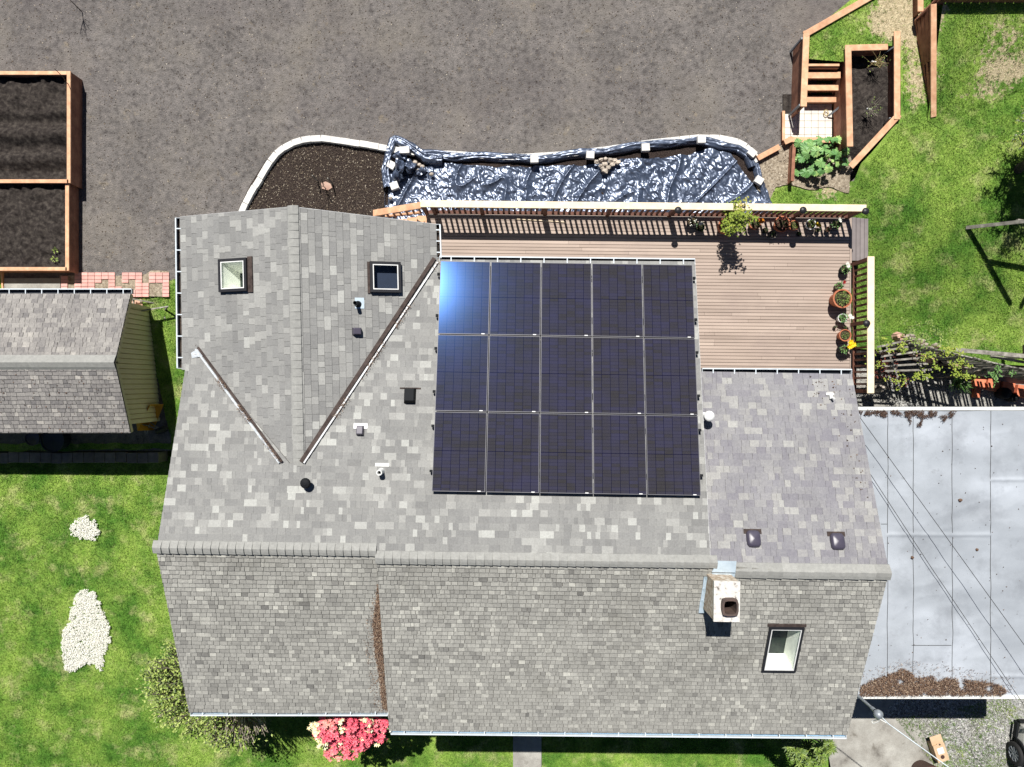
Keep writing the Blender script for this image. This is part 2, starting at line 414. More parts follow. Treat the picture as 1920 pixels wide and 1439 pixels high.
M['leaf_lime'] = mat('leaf_lime', None, rough=.55, tonecols=[(0, S(72, 92, 24)), (.4, S(116, 138, 40)), (.8, S(158, 172, 62)), (1, S(186, 170, 90))])
M['leaf_deep'] = mat('leaf_deep', None, rough=.5, tonecols=[(0, S(38, 68, 30)), (.4, S(66, 104, 46)), (.75, S(96, 138, 66)), (1, S(140, 168, 96))])
M['leaf_blue'] = mat('leaf_blue', None, rough=.5, tonecols=[(0, S(52, 92, 50)), (.4, S(86, 132, 72)), (.75, S(118, 160, 92)), (1, S(168, 192, 112))])
M['leaf_red'] = mat('leaf_red', None, rough=.6, tonecols=[(0, S(48, 20, 18)), (.5, S(92, 38, 30)), (1, S(140, 70, 52))])
M['petal'] = mat('petal', None, rough=.6, tonecols=[(0, S(206, 60, 84)), (.25, S(226, 92, 112)), (.5, S(236, 124, 132)), (.7, S(236, 170, 148)), (.85, S(234, 228, 176)), (1, S(240, 242, 226))])
M['whitepetal'] = mat('whitepetal', None, rough=.7, tonecols=[(0, S(150, 146, 126)), (.2, S(226, 224, 212)), (1, S(244, 243, 236))])
M['yellow'] = mat('yellow', None, rough=.6, tonecols=[(0, S(232, 190, 10)), (1, S(246, 216, 40))])
M['redpetal'] = mat('redpetal', None, rough=.6, tonecols=[(0, S(130, 14, 14)), (1, S(190, 40, 36))])
M['orangepetal'] = mat('orangepetal', None, rough=.6, tonecols=[(0, S(206, 120, 20)), (1, S(232, 160, 50))])
M['whitepaint'] = flat('whitepaint', S(222, 224, 220), .3, spec=.6, coat=.6)
M['carpaint'] = flat('carpaint', S(196, 196, 190), .3, spec=.6, coat=.8)
M['rubber'] = flat('rubber', S(30, 30, 31), .8)
M['carglass'] = flat('carglass', S(18, 22, 24), .08, spec=.8)
M['cardboard'] = mat('cardboard', [(.3, S(188, 160, 128)), (.7, S(206, 180, 148))], scale=4, rough=.9, fine=.05)
M['yellowtray'] = flat('yellowtray', S(206, 150, 40), .45)
M['tubbrown'] = flat('tubbrown', S(74, 52, 44), .6)
M['rope'] = flat('rope', S(190, 170, 120), .9)

# black polythene
M['tarp'] = mat('tarp', [(.3, S(70, 82, 104)), (.7, S(92, 104, 126))], scale=3, rough=.35, spec=1.0, metal=.5, bump=.10, bscale=12, bdist=.02, coat=.6, coat_rough=.3)
# glass pane of the skylights: clear sheet with a plain surface reflection
def glass_mat():
    m = bpy.data.materials.new('pane_glass'); m.use_nodes = True; nt = m.node_tree; N = nt.nodes; L = nt.links
    N.remove(N['Principled BSDF']); out = N['Material Output']
    t = N.new('ShaderNodeBsdfTransparent'); t.inputs[0].default_value = (.97, 1, .985, 1)
    gl = N.new('ShaderNodeBsdfGlossy'); gl.inputs['Roughness'].default_value = .03
    mx = N.new('ShaderNodeMixShader'); mx.inputs[0].default_value = .05; L.new(t.outputs[0], mx.inputs[1]); L.new(gl.outputs[0], mx.inputs[2])
    L.new(mx.outputs[0], out.inputs['Surface']); return m
M['pane'] = glass_mat()

# carport membrane: grey coated sheet with soft wrinkles
def membrane():
    m = mat('membrane', [(.3, S(146, 152, 159)), (.5, S(158, 164, 171)), (.7, S(172, 178, 186))], scale=.5, detail=5, rough=.5, fine=.05, fscale=50, spec=.4, big=.12, bigscale=.45, stretch=(1, 1.6, 1))
    return m
M['membrane'] = membrane()

# solar cells: object coordinates run 0..W, 0..L over one panel
PW, PL_ = 1.134, 1.722
def cell_mat():
    m = bpy.data.materials.new('solar_cells'); m.use_nodes = True; nt = m.node_tree; N = nt.nodes; L = nt.links
    b = N['Principled BSDF']
    tc = N.new('ShaderNodeTexCoord'); sx = N.new('ShaderNodeSeparateXYZ'); L.new(tc.outputs['Object'], sx.inputs[0])
    def math_(op, a, bv=None, clamp=False):
        n = N.new('ShaderNodeMath'); n.operation = op; n.use_clamp = clamp
        for i, q in enumerate((a, bv)):
            if q is None: continue
            if isinstance(q, (int, float)): n.inputs[i].default_value = q
            else: L.new(q, n.inputs[i])
        return n.outputs[0]
    def line(coord, period, width):
        f = math_('FRACT', math_('DIVIDE', coord, period))
        d = math_('ABSOLUTE', math_('SUBTRACT', f, .5))
        return math_('GREATER_THAN', d, .5 - width / period / 2)
    x = sx.outputs['X']; y = sx.outputs['Y']
    cols = line(x, PW / 6, .006); half = line(math_('ADD', y, 0), PL_ / 2, .012)
    rows = line(y, PL_ / 24, .005); bus = line(x, PW / 60, .0025)
    geo = N.new('ShaderNodeObjectInfo')
    nz = N.new('ShaderNodeTexNoise'); nz.inputs['Scale'].default_value = 1.6; nz.inputs['Detail'].default_value = 3
    ad = N.new('ShaderNodeVectorMath'); ad.operation = 'ADD'; cmb = N.new('ShaderNodeCombineXYZ')
    L.new(math_('MULTIPLY', geo.outputs['Random'], 40), cmb.inputs[0])
    L.new(tc.outputs['Object'], ad.inputs[0]); L.new(cmb.outputs[0], ad.inputs[1]); L.new(ad.outputs[0], nz.inputs['Vector'])
    # one tint per cell, as cells of a panel differ slightly
    cx = math_('FLOOR', math_('DIVIDE', x, PW / 6)); cy = math_('FLOOR', math_('DIVIDE', y, PL_ / 24))
    cc = N.new('ShaderNodeCombineXYZ'); L.new(cx, cc.inputs[0]); L.new(cy, cc.inputs[1]); L.new(geo.outputs['Random'], cc.inputs[2])
    wn = N.new('ShaderNodeTexWhiteNoise'); L.new(cc.outputs[0], wn.inputs['Vector'])
    r = N.new('ShaderNodeValToRGB'); e = r.color_ramp.elements
    e[0].position = .3; e[0].color = (.027, .026, .028, 1); e[1].position = .7; e[1].color = (.029, .029, .056, 1)
    mixf = math_('ADD', math_('MULTIPLY', nz.outputs['Fac'], .7), math_('MULTIPLY', wn.outputs['Value'], .3))
    L.new(mixf, r.inputs['Fac'])
    def over(c, fac, colr, k):
        mx = N.new('ShaderNodeMix'); mx.data_type = 'RGBA'; L.new(math_('MULTIPLY', fac, k), mx.inputs['Factor'])
        L.new(c, mx.inputs['A']); mx.inputs['B'].default_value = colr; return mx.outputs['Result']
    c = over(r.outputs['Color'], bus, (.11, .10, .11, 1), .6)
    c = over(c, rows, (.005, .005, .015, 1), .7)
    c = over(c, math_('MAXIMUM', cols, half), (.004, .004, .02, 1), 1.0)
    L.new(c, b.inputs['Base Color'])
    b.inputs['Roughness'].default_value = .15; b.inputs['Specular IOR Level'].default_value = .075
    b.inputs['Specular Tint'].default_value = (.13, .36, 1, 1)
    return m
M['cells'] = cell_mat()
M['panel_frame'] = flat('panel_frame', S(30, 30, 34), .35, metal=.4)
M['panel_edge'] = flat('panel_edge', S(92, 92, 98), .5, metal=.1)

M['pale_twig'] = mat('pale_twig', [(.3, S(134, 124, 110)), (.7, S(196, 186, 168))], scale=8, rough=.9, tone=.3)
M['leaf_grey'] = mat('leaf_grey', None, rough=.7, tonecols=[(0, S(80, 86, 76)), (.5, S(130, 134, 122)), (1, S(188, 190, 178))])

patchy(M['shingle_old'], S(148, 147, 141), 1.1, .5, .75, .35, 5)
patchy(M['shingle_old'], S(104, 102, 94), .7, .56, .74, .45, 31)
patchy(M['shingle_right'], S(116, 114, 124), 1.2, .5, .7, .4, 8)
patchy(M['shingle_new'], S(140, 139, 136), .9, .52, .75, .35, 2)
patchy(M['deck'], S(138, 122, 116), .8, .52, .72, .35, 6)
patchy(M['membrane'], S(116, 120, 126), 1.1, .5, .70, .5, 3)
patchy(M['membrane'], S(98, 98, 98), 4.5, .62, .74, .35, 9)
patchy(M['concrete'], S(92, 86, 76), 2.6, .60, .68, .6, 14)
patchy(M['gravel'], S(112, 112, 84), 1.2, .5, .62, .4, 14)
# ---------------------------------------------------------------- light, camera, world
sc = bpy.context.scene
SUN = V3(-.147, .61, 1.0).normalized()
elev = math.asin(SUN.z); rot = math.atan2(SUN.x, SUN.y)
w = bpy.data.worlds.new('World'); sc.world = w; w.use_nodes = True
bgn = w.node_tree.nodes['Background']; sky = w.node_tree.nodes.new('ShaderNodeTexSky')
sky.sky_type = 'NISHITA'; sky.sun_disc = False; sky.sun_elevation = elev; sky.sun_rotation = rot
sky.air_density = .45; sky.dust_density = .1; sky.ozone_density = 1.0
w.node_tree.links.new(sky.outputs[0], bgn.inputs[0]); bgn.inputs[1].default_value = 0.05
sd = bpy.data.lights.new('sun', 'SUN'); sd.energy = 5.0; sd.angle = math.radians(.5); sd.color = (1, .965, .91)
so = bpy.data.objects.new('sun', sd); COL.objects.link(so)
so.rotation_euler = (-SUN).to_track_quat('-Z', 'Y').to_euler(); so.location = (0, 0, 30)
cd = bpy.data.cameras.new('camera'); co = bpy.data.objects.new('camera', cd); COL.objects.link(co)
co.location = (0, 0, H); cd.sensor_width = 36.0; cd.lens = 36.0 * F / 1920.0
cd.clip_start = .1; cd.clip_end = 2000; sc.camera = co
vs_ = sc.view_settings; vs_.view_transform = 'Standard'; vs_.look = 'None'; vs_.exposure = 0.42; vs_.gamma = 1.0
sc.render.engine = 'CYCLES'; sc.cycles.max_bounces = 6; sc.cycles.sample_clamp_indirect = 4

# ---------------------------------------------------------------- ground heights
YW = -2.14                                     # line of the block retaining wall
def zN(x, y):                                   # north yard, falls to .5 beside the shed
    return .5 + .7 * sstep(-1.0, 3.2, y) + .03 * noise.noise(V3(x * .35, y * .35, 0))
def zS(x, y): return .04 * noise.noise(V3(x * .3, y * .3, 5))
def zE(x, y):
    hi = .72 + 1.12 * sstep(.6, 5.6, y) + .14 * sstep(5, 7.5, y)
    lo = 1.27 + .71 * sstep(8.0, 8.3, y)
    k = sstep(9.0, 9.75, x) if y > 3.2 else 1.0
    return lo + (hi - lo) * k + .03 * noise.noise(V3(x * .4, y * .4, 8))
TA, TB = P(1745, 226, 2.0), P(1940, 148, 2.0)
TN = V3(-(TB - TA).y, (TB - TA).x).normalized()
def zE2(x, y):
    d = ((x - TA.x) * TN.x + (y - TA.y) * TN.y)
    return zE(x, y) + .012 + min(.82, .31 * max(0.0, d))
def zP(x, y): return .02 * noise.noise(V3(x, y, 2))

# the wide ground under everything
sheet('ground', [(-160, -160), (160, -160), (160, 160), (-160, 160)], lambda x, y: -.35, 60, M['grass'])
# lawns
def bare_none(x, y): return .12 + .12 * noise.noise(V3(x * .5, y * .5, 21))
lawn_sw = [(-20, YW), (-20, -20), (9.6, -20), (9.35, -10.9), (8.6, -8.5), (7.5, -8), (-9, -6.5), (-4.0, YW)]
sheet('lawn', lawn_sw, zS, .35, M['grass'], attr='bare', attrf=bare_none)
# the concrete drive, gravel and the ground under the carport
sheet('driveway', [(7.4, -7.6), (9.35, -10.9), (9.7, -13), (9.9, -20), (13.4, -20), (13.0, -12), (12.4, -9.8), (16.5, -9.4), (16.5, .3), (7.2, .3)], lambda x, y: .004, .6, M['concrete'])
gr_poly = pxy([(1655, 1345), (1700, 1350), (1728, 1372), (1742, 1400), (1772, 1440), (1790, 1480)], 0) + [(14, -20), (30, -20), (30, -8.5), (12, -8.5)]
sheet('gravel', gr_poly, lambda x, y: .012, .5, M['gravel'], wob=.10)
sheet('gravel_path', [(8.0, -1.6), (18.5, -1.6), (18.5, .55), (12.6, .62), (11.0, .95), (9.6, 1.0), (8.0, .9)], zP, .3, M['gravel'], wob=.03)
# north yard of bare dirt
yard = [(-24, YW + .2), (-4, YW + .2), (-4, 4.0), (7.0, 4.0), (7.9, 5.6), (7.9, 14), (8.3, 24), (-24, 24)]
yard = [(-24, YW + .2), (-3.9, YW + .2), (-3.9, 3.9), (9.6, 3.9), (9.9, 5.7), (8.5, 6.6), (8.5, 9.6), (11.4, 11.4), (17, 24), (-24, 24)]
sheet('dirt_yard', yard, zN, .3, M['dirt'])
# strip of grass between shed and house and the patch left of the steps
gs = pxf([(250, 562), (290, 560), (316, 528), (345, 520), (350, 700), (345, 842), (-10, 846), (-10, 832), (322, 832)], zN)
sheet('grass_strip', gs, lambda x, y: zN(x, y) + .02, .25, M['grass'], wob=.05, attr='bare', attrf=lambda x, y: .1)
sheet('grass_verge', pxf([(-30, 512), (6, 512), (6, 560), (-30, 560)], zN), lambda x, y: zN(x, y) + .02, .25, M['grass'], attr='bare', attrf=lambda x, y: .1)
# east lawn
def bareE(x, y):
    q = P(0, 0, 0); u = x * F / (H - 1.6) + CX; v = CY - y * F / (H - 1.6)
    b = .14 + .14 * noise.noise(V3(x * .8, y * .8, 4)) + .1 * noise.noise(V3(x * 3, y * 3, 4))
    for (cu, cv, ru, rv, k) in [(1640, 60, 55, 40, .38), (1690, 60, 50, 45, .34), (1700, 170, 30, 60, .42), (1845, 95, 75, 60, .36), (1665, 10, 40, 25, .34),
                                (1800, 190, 60, 18, .32), (1860, 150, 60, 20, .28), (1745, 420, 40, 60, .20), (1890, 640, 60, 50, .2), (1560, 345, 40, 25, .5)]:
        d = ((u - cu) / ru) ** 2 + ((v - cv) / rv) ** 2
        b += k * math.exp(-d * .9)
    return b
le = [(8.9, .95), (9.6, 1.0), (11.0, .95), (12.6, .62), (18.5, .3), (40, .3), (40, 24), (14, 24)] + \
     pxy([(1668, -60), (1512, 68), (1512, 110)], 1.98) + pxy([(1583, 116), (1586, 86), (1688, 86)], 2.0) + pxy([(1688, 222)], 1.95) + pxy([(1600, 316), (1592, 345), (1440, 345)], 1.27) + [(6.6, 4.6), (8.9, 4.6)]
sheet('lawn_east', le, zE, .25, M['grass'], attr='bare', attrf=bareE)
# terrace level of the east lawn, between retaining wall and steps
up = pxy([(1757, 0), (1757, 60), (1757, 150), (1757, 222), (1800, 215), (1860, 175), (1930, 150)], 2.3)
up = pxy([(1747, -10), (1748, 70), (1750, 150), (1752, 218), (1790, 240), (1850, 190), (1930, 160)], 2.3) + [(30, 9.2), (30, 22), (12.0, 22)]
sheet('lawn_terrace', up, zE2, .2, M['grass'], attr='bare', attrf=bareE)
# sandy bare patch by the steps, low bed in front of it
zs_ = lambda x, y: zE(x, y) + .035
sp = pxf([(1412, 300), (1480, 266), (1500, 262), (1590, 266), (1600, 318), (1592, 362), (1560, 352), (1515, 358), (1478, 345), (1455, 352), (1440, 380), (1418, 352)], zE)
sheet('sandy_bed', sp, zs_, .2, M['sandy'], wob=.06)
# mulch bed inside the pale block kerb
ZB = 1.24
mul = [(446, 396), (470, 345), (500, 300), (545, 272), (590, 262), (640, 268), (722, 284), (790, 292), (900, 300), (1000, 300), (1110, 290), (1220, 274), (1310, 264), (1390, 278), (1412, 305), (1440, 380), (1442, 430), (800, 440), (446, 430)]
sheet('mulch_bed', pxy(mul, ZB), lambda x, y: ZB + .03 * noise.noise(V3(x * 1.5, y * 1.5, 2)), .2, M['mulch'])
# brick and slab paths by the shed, front path, patio
sheet('front_path', pxy([(962, 1235), (1015, 1235), (1015, 1500), (962, 1500)], 0), lambda x, y: .06, .5, M['concrete'])
def slab_grid(name, mats, rects, zf, th, kind='structure'):
    b = MB()
    for (x0, y0, x1, y1, t, mi) in rects:
        b.tone = t; b.mi = mi
        z = zf((x0 + x1) / 2, (y0 + y1) / 2) + t * .006
        b.prism([(x0, y0, z), (x1, y0, z), (x1, y1, z), (x0, y1, z)], (0, 0, -th))
    o = b.build(name, mats); o['kind'] = kind; return o
zb = zN(-11, 2.9) + .035
rects = []; 
def brick(u0, v0, u1, v1, t=None, mi=0):
    a = P(u0, v1, zb); c = P(u1, v0, zb); e = .006
    rects.append((a.x + e, a.y + e, c.x - e, c.y - e, R.random() if t is None else t, mi))
for i in range(16):
    for j in range(7):
        u0 = 114 + 12.7 * i; v0 = 511 + 6.6 * j
        if j == 0 and i < 2: continue
        if j > 5 and i not in (10, 11, 12, 13, 14, 15) and i < 14: continue
        gap = (i == 1 and 1 <= j <= 4) or (i in (5, 6) and 2 <= j <= 4 and not (i == 5 and j == 2)) or (i == 8 and j < 4) or (i in (9,) and 3 <= j) or (i == 10 and 2 <= j <= 4) or (i == 12 and 0 <= j <= 2) or (i in (13, 14) and 3 <= j)
        if gap: continue
        brick(u0, v0, u0 + 12.7, v0 + 6.6)
slab_grid('brick_path', [M['pinkbrick']], rects, lambda x, y: zb, .06)
sheet('path_base', pxf([(112, 508), (318, 508), (318, 556), (112, 562)], zN), lambda x, y: zb - .03, .4, M['sandy'], wob=.04)
a = P(8, 553, zb); c = P(113, 522, zb)
slab_grid('concrete_slab', [M['concrete']], [(a.x, a.y, c.x, c.y, .5, 0)], lambda x, y: zb, .08)
# patio of pale square pavers at the foot of the steps
zpt = 1.24; rects = []
pa = P(1469, 266, zpt); pc = P(1560, 197, zpt); n = 7
st = (pc.x - pa.x) / n
for i in range(n):
    for j in range(6):
        x0 = pa.x + st * i; y0 = pa.y + st * j
        if i > 1 or j < 4: rects.append((x0 + .005, y0 + .005, x0 + st - .005, y0 + st - .005, R.random(), 0))
slab_grid('patio', [M['paver']], rects, lambda x, y: zpt, .05)
sheet('patio_joints', [(pa.x - .02, pa.y - .02), (pc.x, pa.y - .02), (pc.x, pc.y + .3), (pa.x - .02, pc.y + .3)], lambda x, y: zpt - .012, .5, M['soil'])
# terracotta steps at the east edge
b = MB()
for k, (u, v) in enumerate([(1838, 716), (1862, 722), (1888, 728), (1914, 734), (1940, 740)]):
    p = P(u, v, .15 + .0 * k); b.tone = R.random()
    b.box((p.x, p.y, .07 + .02 * k), (.36, .34, .14 + .04 * k), -.2)
p = P(1832, 737, .1); b.box((p.x, p.y, .06), (.2, .28, .12), -.1)
o = b.build('garden_steps', M['orangebrick'], bevel=.01); tag(o, kind='structure')

# ---------------------------------------------------------------- grass blades and litter
def blades(name, poly, zf, dens, label, barefn=None, avoid=None, hgt=(.03, .075), seed=1):
    rng = np.random.default_rng(seed)
    xs = [p[0] for p in poly]; ys = [p[1] for p in poly]
    area = (max(xs) - min(xs)) * (max(ys) - min(ys)); n = int(area * dens)
    X = rng.uniform(min(xs), max(xs), n); Y = rng.uniform(min(ys), max(ys), n)
    ins = np.zeros(n, bool); j = len(poly) - 1
    for i in range(len(poly)):
        xi, yi = poly[i]; xj, yj = poly[j]
        cond = ((yi > Y) != (yj > Y)) & (X < (xj - xi) * (Y - yi) / (yj - yi + 1e-12) + xi)
        ins ^= cond; j = i
    X = X[ins]; Y = Y[ins]
    Z = np.array([zf(a, c) for a, c in zip(X, Y)])
    keep = np.ones(len(X), bool)
    cl = np.array([noise.noise(V3(a * 2.3, c * 2.3, 31)) for a, c in zip(X, Y)])
    if barefn:
        bb = np.array([barefn(a, c) + .5 + .45 * noise.noise(V3(a * 9, c * 9, 3)) for a, c in zip(X, Y)])
        keep &= (bb < .98) | (rng.random(len(X)) < .10)
    if avoid is not None: keep &= ~avoid(X, Y)
    X, Y, Z, cl = X[keep], Y[keep], Z[keep], cl[keep]; n = len(X)
    th = rng.uniform(0, 2 * np.pi, n); h = rng.uniform(*hgt, n) * (1 + .5 * cl); wd = rng.uniform(.008, .018, n); ln = rng.uniform(.2, 1.2, n) * h
    b0 = np.stack([X, Y, Z], 1)
    side = np.stack([np.cos(th) * wd / 2, np.sin(th) * wd / 2, np.zeros(n)], 1)
    t2 = rng.uniform(0, 2 * np.pi, n)
    top = b0 + np.stack([np.cos(t2) * ln, np.sin(t2) * ln, h], 1)
    tri = np.stack([b0 - side, b0 + side, top], 1)
    tone = np.clip(.38 + .35 * cl + rng.normal(0, .16, n), 0, 1)
    tone = np.where(rng.random(n) < .04, rng.uniform(.85, 1, n), tone)
    return tri_cloud(name, tri, tone, M['blades'], label, 'grass')
def jag(poly, amp, n=14):
    out = []
    for i in range(len(poly)):
        a, c = poly[i], poly[(i + 1) % len(poly)]
        for k in range(n):
            f = k / n; out.append((a[0] + (c[0] - a[0]) * f + R.gauss(0, amp), a[1] + (c[1] - a[1]) * f + R.gauss(0, amp)))
    return out
fl1 = pxy([(160, 968), (178, 978), (186, 1000), (180, 1012), (150, 1010), (136, 1002), (133, 990), (142, 975)], .03)
fl2 = pxy([(160, 1105), (180, 1112), (195, 1150), (205, 1170), (205, 1200), (196, 1232), (192, 1258), (176, 1246), (160, 1246), (138, 1259), (124, 1256), (116, 1228), (117, 1195), (132, 1160), (140, 1118)], .03)
def av(X, Y):
    r = np.zeros(len(X), bool)
    for poly in (fl1, fl2):
        ins = np.zeros(len(X), bool); j = len(poly) - 1
        for i in range(len(poly)):
            xi, yi = poly[i]; xj, yj = poly[j]
            ins ^= ((yi > Y) != (yj > Y)) & (X < (xj - xi) * (Y - yi) / (yj - yi + 1e-12) + xi); j = i
        r |= ins
    r &= (np.random.default_rng(3).random(len(X)) > .10)
    x0, x1 = P(961, 0, 0).x, P(1016, 0, 0).x
    return r | ((X > x0) & (X < x1) & (Y < -8))
swp = [(-15.6, YW - .05), (-15.6, -11.7), (9.2, -11.7), (8.9, -9.6), (-9.2, -9.0), (-9.8, -4.5), (-9.2, YW - .05)]
blades('lawn_grass', swp, zS, 1500, 'short green lawn grass growing below and left of the house', None, av, seed=2)
ble = [(8.7, 1.0), (9.6, 1.05), (11.0, 1.0), (12.6, .66), (14.6, .6), (14.6, 7.2), (14.6, 10.9)] + pxy([(1625, -5), (1512, 68), (1512, 110)], 1.98) + pxy([(1583, 116), (1586, 82), (1692, 82)], 2.0) + pxy([(1692, 226)], 1.95) + pxy([(1604, 324), (1594, 362), (1560, 354), (1515, 360), (1478, 347), (1455, 354), (1440, 380)], 1.27) + [(6.9, 4.75), (9.1, 4.6)]
blades('lawn_grass', ble, lambda x, y: zE(x, y), 1500, 'sunlit lawn grass growing right of the wooden deck', bareE, seed=3)
blades('lawn_grass', pxy([(1757, -5), (1758, 150), (1756, 222), (1800, 222), (1850, 190), (1930, 160), (1930, -5)], 2.35), lambda x, y: zE2(x, y), 1500, 'lawn grass with worn straw patches on the terrace at the top right', bareE, seed=4)
blades('lawn_grass', gs, lambda x, y: zN(x, y) + .02, 1300, 'narrow strip of grass growing between the shed and the house', None, seed=5)
blades('weeds', pxy([(1680, 1348), (1930, 1300), (1930, 1445), (1760, 1445), (1700, 1375)], .02), lambda x, y: .015, 1500, 'yellow green weeds growing through the grey gravel by the drive',
       lambda x, y: .42 - .75 * noise.noise(V3(x * 1.1, y * 1.1, 61)) - .15 * noise.noise(V3(x * 5, y * 5, 6)), None, (.03, .08), seed=6)

def litter(name, poly, zf, dens, size, material, label, cat, tonef=None, flatness=.5, seed=1, keepf=None, kind='stuff', lift=0.0):
    rng = np.random.default_rng(seed)
    xs = [p[0] for p in poly]; ys = [p[1] for p in poly]
    n = int((max(xs) - min(xs)) * (max(ys) - min(ys)) * dens)
    pts = [(x, y) for x, y in zip(rng.uniform(min(xs), max(xs), n), rng.uniform(min(ys), max(ys), n)) if inpoly(x, y, poly) and (keepf is None or keepf(x, y, rng))]
    n = len(pts)
    base = np.array([(x, y, zf(x, y)) for x, y in pts])
    base[:, 2] += rng.uniform(0, 1, n) * lift
    s = rng.uniform(size[0], size[1], n)
    tone = rng.random(n) if tonef is None else tonef(n, rng)
    dirs = np.array([[1, 0, 0], [-.5, .87, 0], [-.5, -.87, 0], [0, 0, 1]], float)
    th = rng.uniform(0, 6.28, n); tris = []; tt = []
    c, s_ = np.cos(th), np.sin(th)
    vv = []
    for d in dirs:
        k = rng.uniform(.6, 1.3, n) * s
        vv.append(base + np.stack([(d[0] * c - d[1] * s_) * k, (d[0] * s_ + d[1] * c) * k, d[2] * k * flatness + (.25 * s * flatness if d[2] == 0 else 0)], 1))
    for (i, j, k) in ((0, 1, 3), (1, 2, 3), (2, 0, 3)):
        tris.append(np.stack([vv[i], vv[j], vv[k]], 1)); tt.append(tone)
    return tri_cloud(name, np.concatenate(tris), np.concatenate(tt), material, label, cat, kind)
def sticks(name, poly, zf, dens, size, wd, material, label, cat, seed=1, lift=.03, kind='stuff', keepf=None, tonef=None):
    rng = np.random.default_rng(seed)
    xs = [p[0] for p in poly]; ys = [p[1] for p in poly]
    n = int((max(xs) - min(xs)) * (max(ys) - min(ys)) * dens)
    pts = [(x, y) for x, y in zip(rng.uniform(min(xs), max(xs), n), rng.uniform(min(ys), max(ys), n)) if inpoly(x, y, poly) and (keepf is None or keepf(x, y, rng))]
    n = len(pts); base = np.array([(x, y, zf(x, y)) for x, y in pts]); base[:, 2] += rng.uniform(0.003, lift, n)
    th = rng.uniform(0, 6.28, n); l = rng.uniform(size[0], size[1], n); w_ = rng.uniform(.5, 1.2, n) * wd
    d = np.stack([np.cos(th) * l, np.sin(th) * l, rng.uniform(-.25, .35, n) * l], 1); s_ = np.stack([-np.sin(th) * w_, np.cos(th) * w_, 0 * w_], 1)
    t1 = np.stack([base - s_, base + s_, base + d + s_ * .6], 1); t2 = np.stack([base - s_, base + d + s_ * .6, base + d - s_ * .6], 1)
    tone = rng.random(n) if tonef is None else tonef(n, rng)
    return tri_cloud(name, np.concatenate([t1, t2]), np.concatenate([tone, tone]), material, label, cat, kind)

vis_yard = pxy([(-5, -5), (1500, -5), (1512, 60), (1486, 75), (1470, 262), (1400, 260), (1200, 268), (900, 285), (600, 250), (480, 300), (440, 400), (330, 412), (330, 520), (150, 515), (150, 130), (-5, 128)], 1.2)
dark = lambda n, rng: np.clip(rng.beta(1.2, 3.0, n), 0, 1)
litter('soil_clods', vis_yard, zN, 70, (.008, .026), M['straw'], 'small dark clods of earth scattered over the bare dirt yard', 'soil clods', lambda n, rng: np.clip(rng.normal(.32, .18, n), 0, .7), .7, seed=8)
litter('straw_bits', vis_yard, zN, 22, (.006, .018), M['straw'], 'pale straw crumbs and chips strewn over the bare dirt yard', 'straw', lambda n, rng: rng.uniform(.75, 1, n), .3, seed=9, keepf=lambda x, y, r: noise.noise(V3(x * .7, y * .7, 44)) + r.normal(0, .3) > 0)
mulv = pxy(mul, ZB)
sticks('bark_chips', pxy([(448, 400), (470, 345), (505, 300), (545, 274), (590, 264), (640, 270), (722, 286), (722, 430), (448, 430)], ZB), lambda x, y: ZB + .03 * noise.noise(V3(x * 1.5, y * 1.5, 2)), 1500, (.015, .045), .005, M['straw'],
       'dark bark chips covering the curved bed above the roof', 'bark mulch', seed=10, tonef=lambda n, rng: np.where(rng.random(n) < .10, rng.uniform(.7, 1, n), rng.uniform(0, .35, n)))
litter('pebbles', gr_poly[:6] + [(14.8, -11.6), (14.8, -9.0), (12, -9.0)], lambda x, y: .012, 900, (.01, .03), M['pebbles'], 'loose grey and white gravel stones beside the concrete drive', 'gravel stones', None, .8, seed=11)
litter('pebbles', [(8.6, -1.0), (14.4, -1.0), (14.4, .5), (12.6, .55), (11, .85), (9, .9)], zP, 700, (.01, .03), M['pebbles'], 'grey gravel stones on the shaded path behind the carport', 'gravel stones', None, .8, seed=12)
litter('pebbles', sp, zs_, 380, (.008, .03), M['straw'], 'crumbs and small stones on the sandy patch beside the steps', 'stones', lambda n, rng: rng.uniform(.3, 1, n), .6, seed=13)
litter('flower_patch', jag(fl1, .035), lambda x, y: .03, 8500, (.007, .019), M['whitepetal'], 'small round patch of white flowers in the lawn', 'flowers', None, .22, seed=14, lift=.06, keepf=lambda x, y, r: noise.noise(V3(x * 12, y * 12, 4)) > -.42)
litter('flower_patch', jag(fl2, .035), lambda x, y: .03, 8500, (.007, .019), M['whitepetal'], 'long pear shaped patch of white flowers in the lawn', 'flowers', None, .22, seed=15, lift=.06, keepf=lambda x, y, r: noise.noise(V3(x * 12, y * 12, 4)) > -.42)
# ---------------------------------------------------------------- the house
th0 = math.radians(.75)
EX = V3(math.cos(th0), -math.sin(th0)); EY = V3(math.sin(th0), math.cos(th0))
CAM = V3(0, 0, H)
class PL:
    def __init__(s, p0, dn, pitch):
        s.p0 = Vector(p0); dn = Vector(dn).normalized(); s.pitch = pitch
        k = 1 / math.sqrt(1 + pitch * pitch)
        s.t = V3(dn.x * k, dn.y * k, -pitch * k)          # down the slope
        s.a = V3(-dn.y, dn.x)                              # along the eave
        s.n = s.a.cross(s.t);
        if s.n.z < 0: s.n = -s.n
    def ray(s, u, v, h=0.0):
        d = V3((u - CX) / F, -(v - CY) / F, -1); p = s.p0 + s.n * h
        return CAM + d * ((p - CAM).dot(s.n) / d.dot(s.n))
    def st(s, u, v, h=0.0):
        q = s.ray(u, v, h) - s.p0; return (q.dot(s.a), q.dot(s.t))
    def w(s, a, t, h=0.0): return s.p0 + s.a * a + s.t * t + s.n * h
    def z(s, x, y):
        return s.p0.z - ((x - s.p0.x) * s.n.x + (y - s.p0.y) * s.n.y) / s.n.z

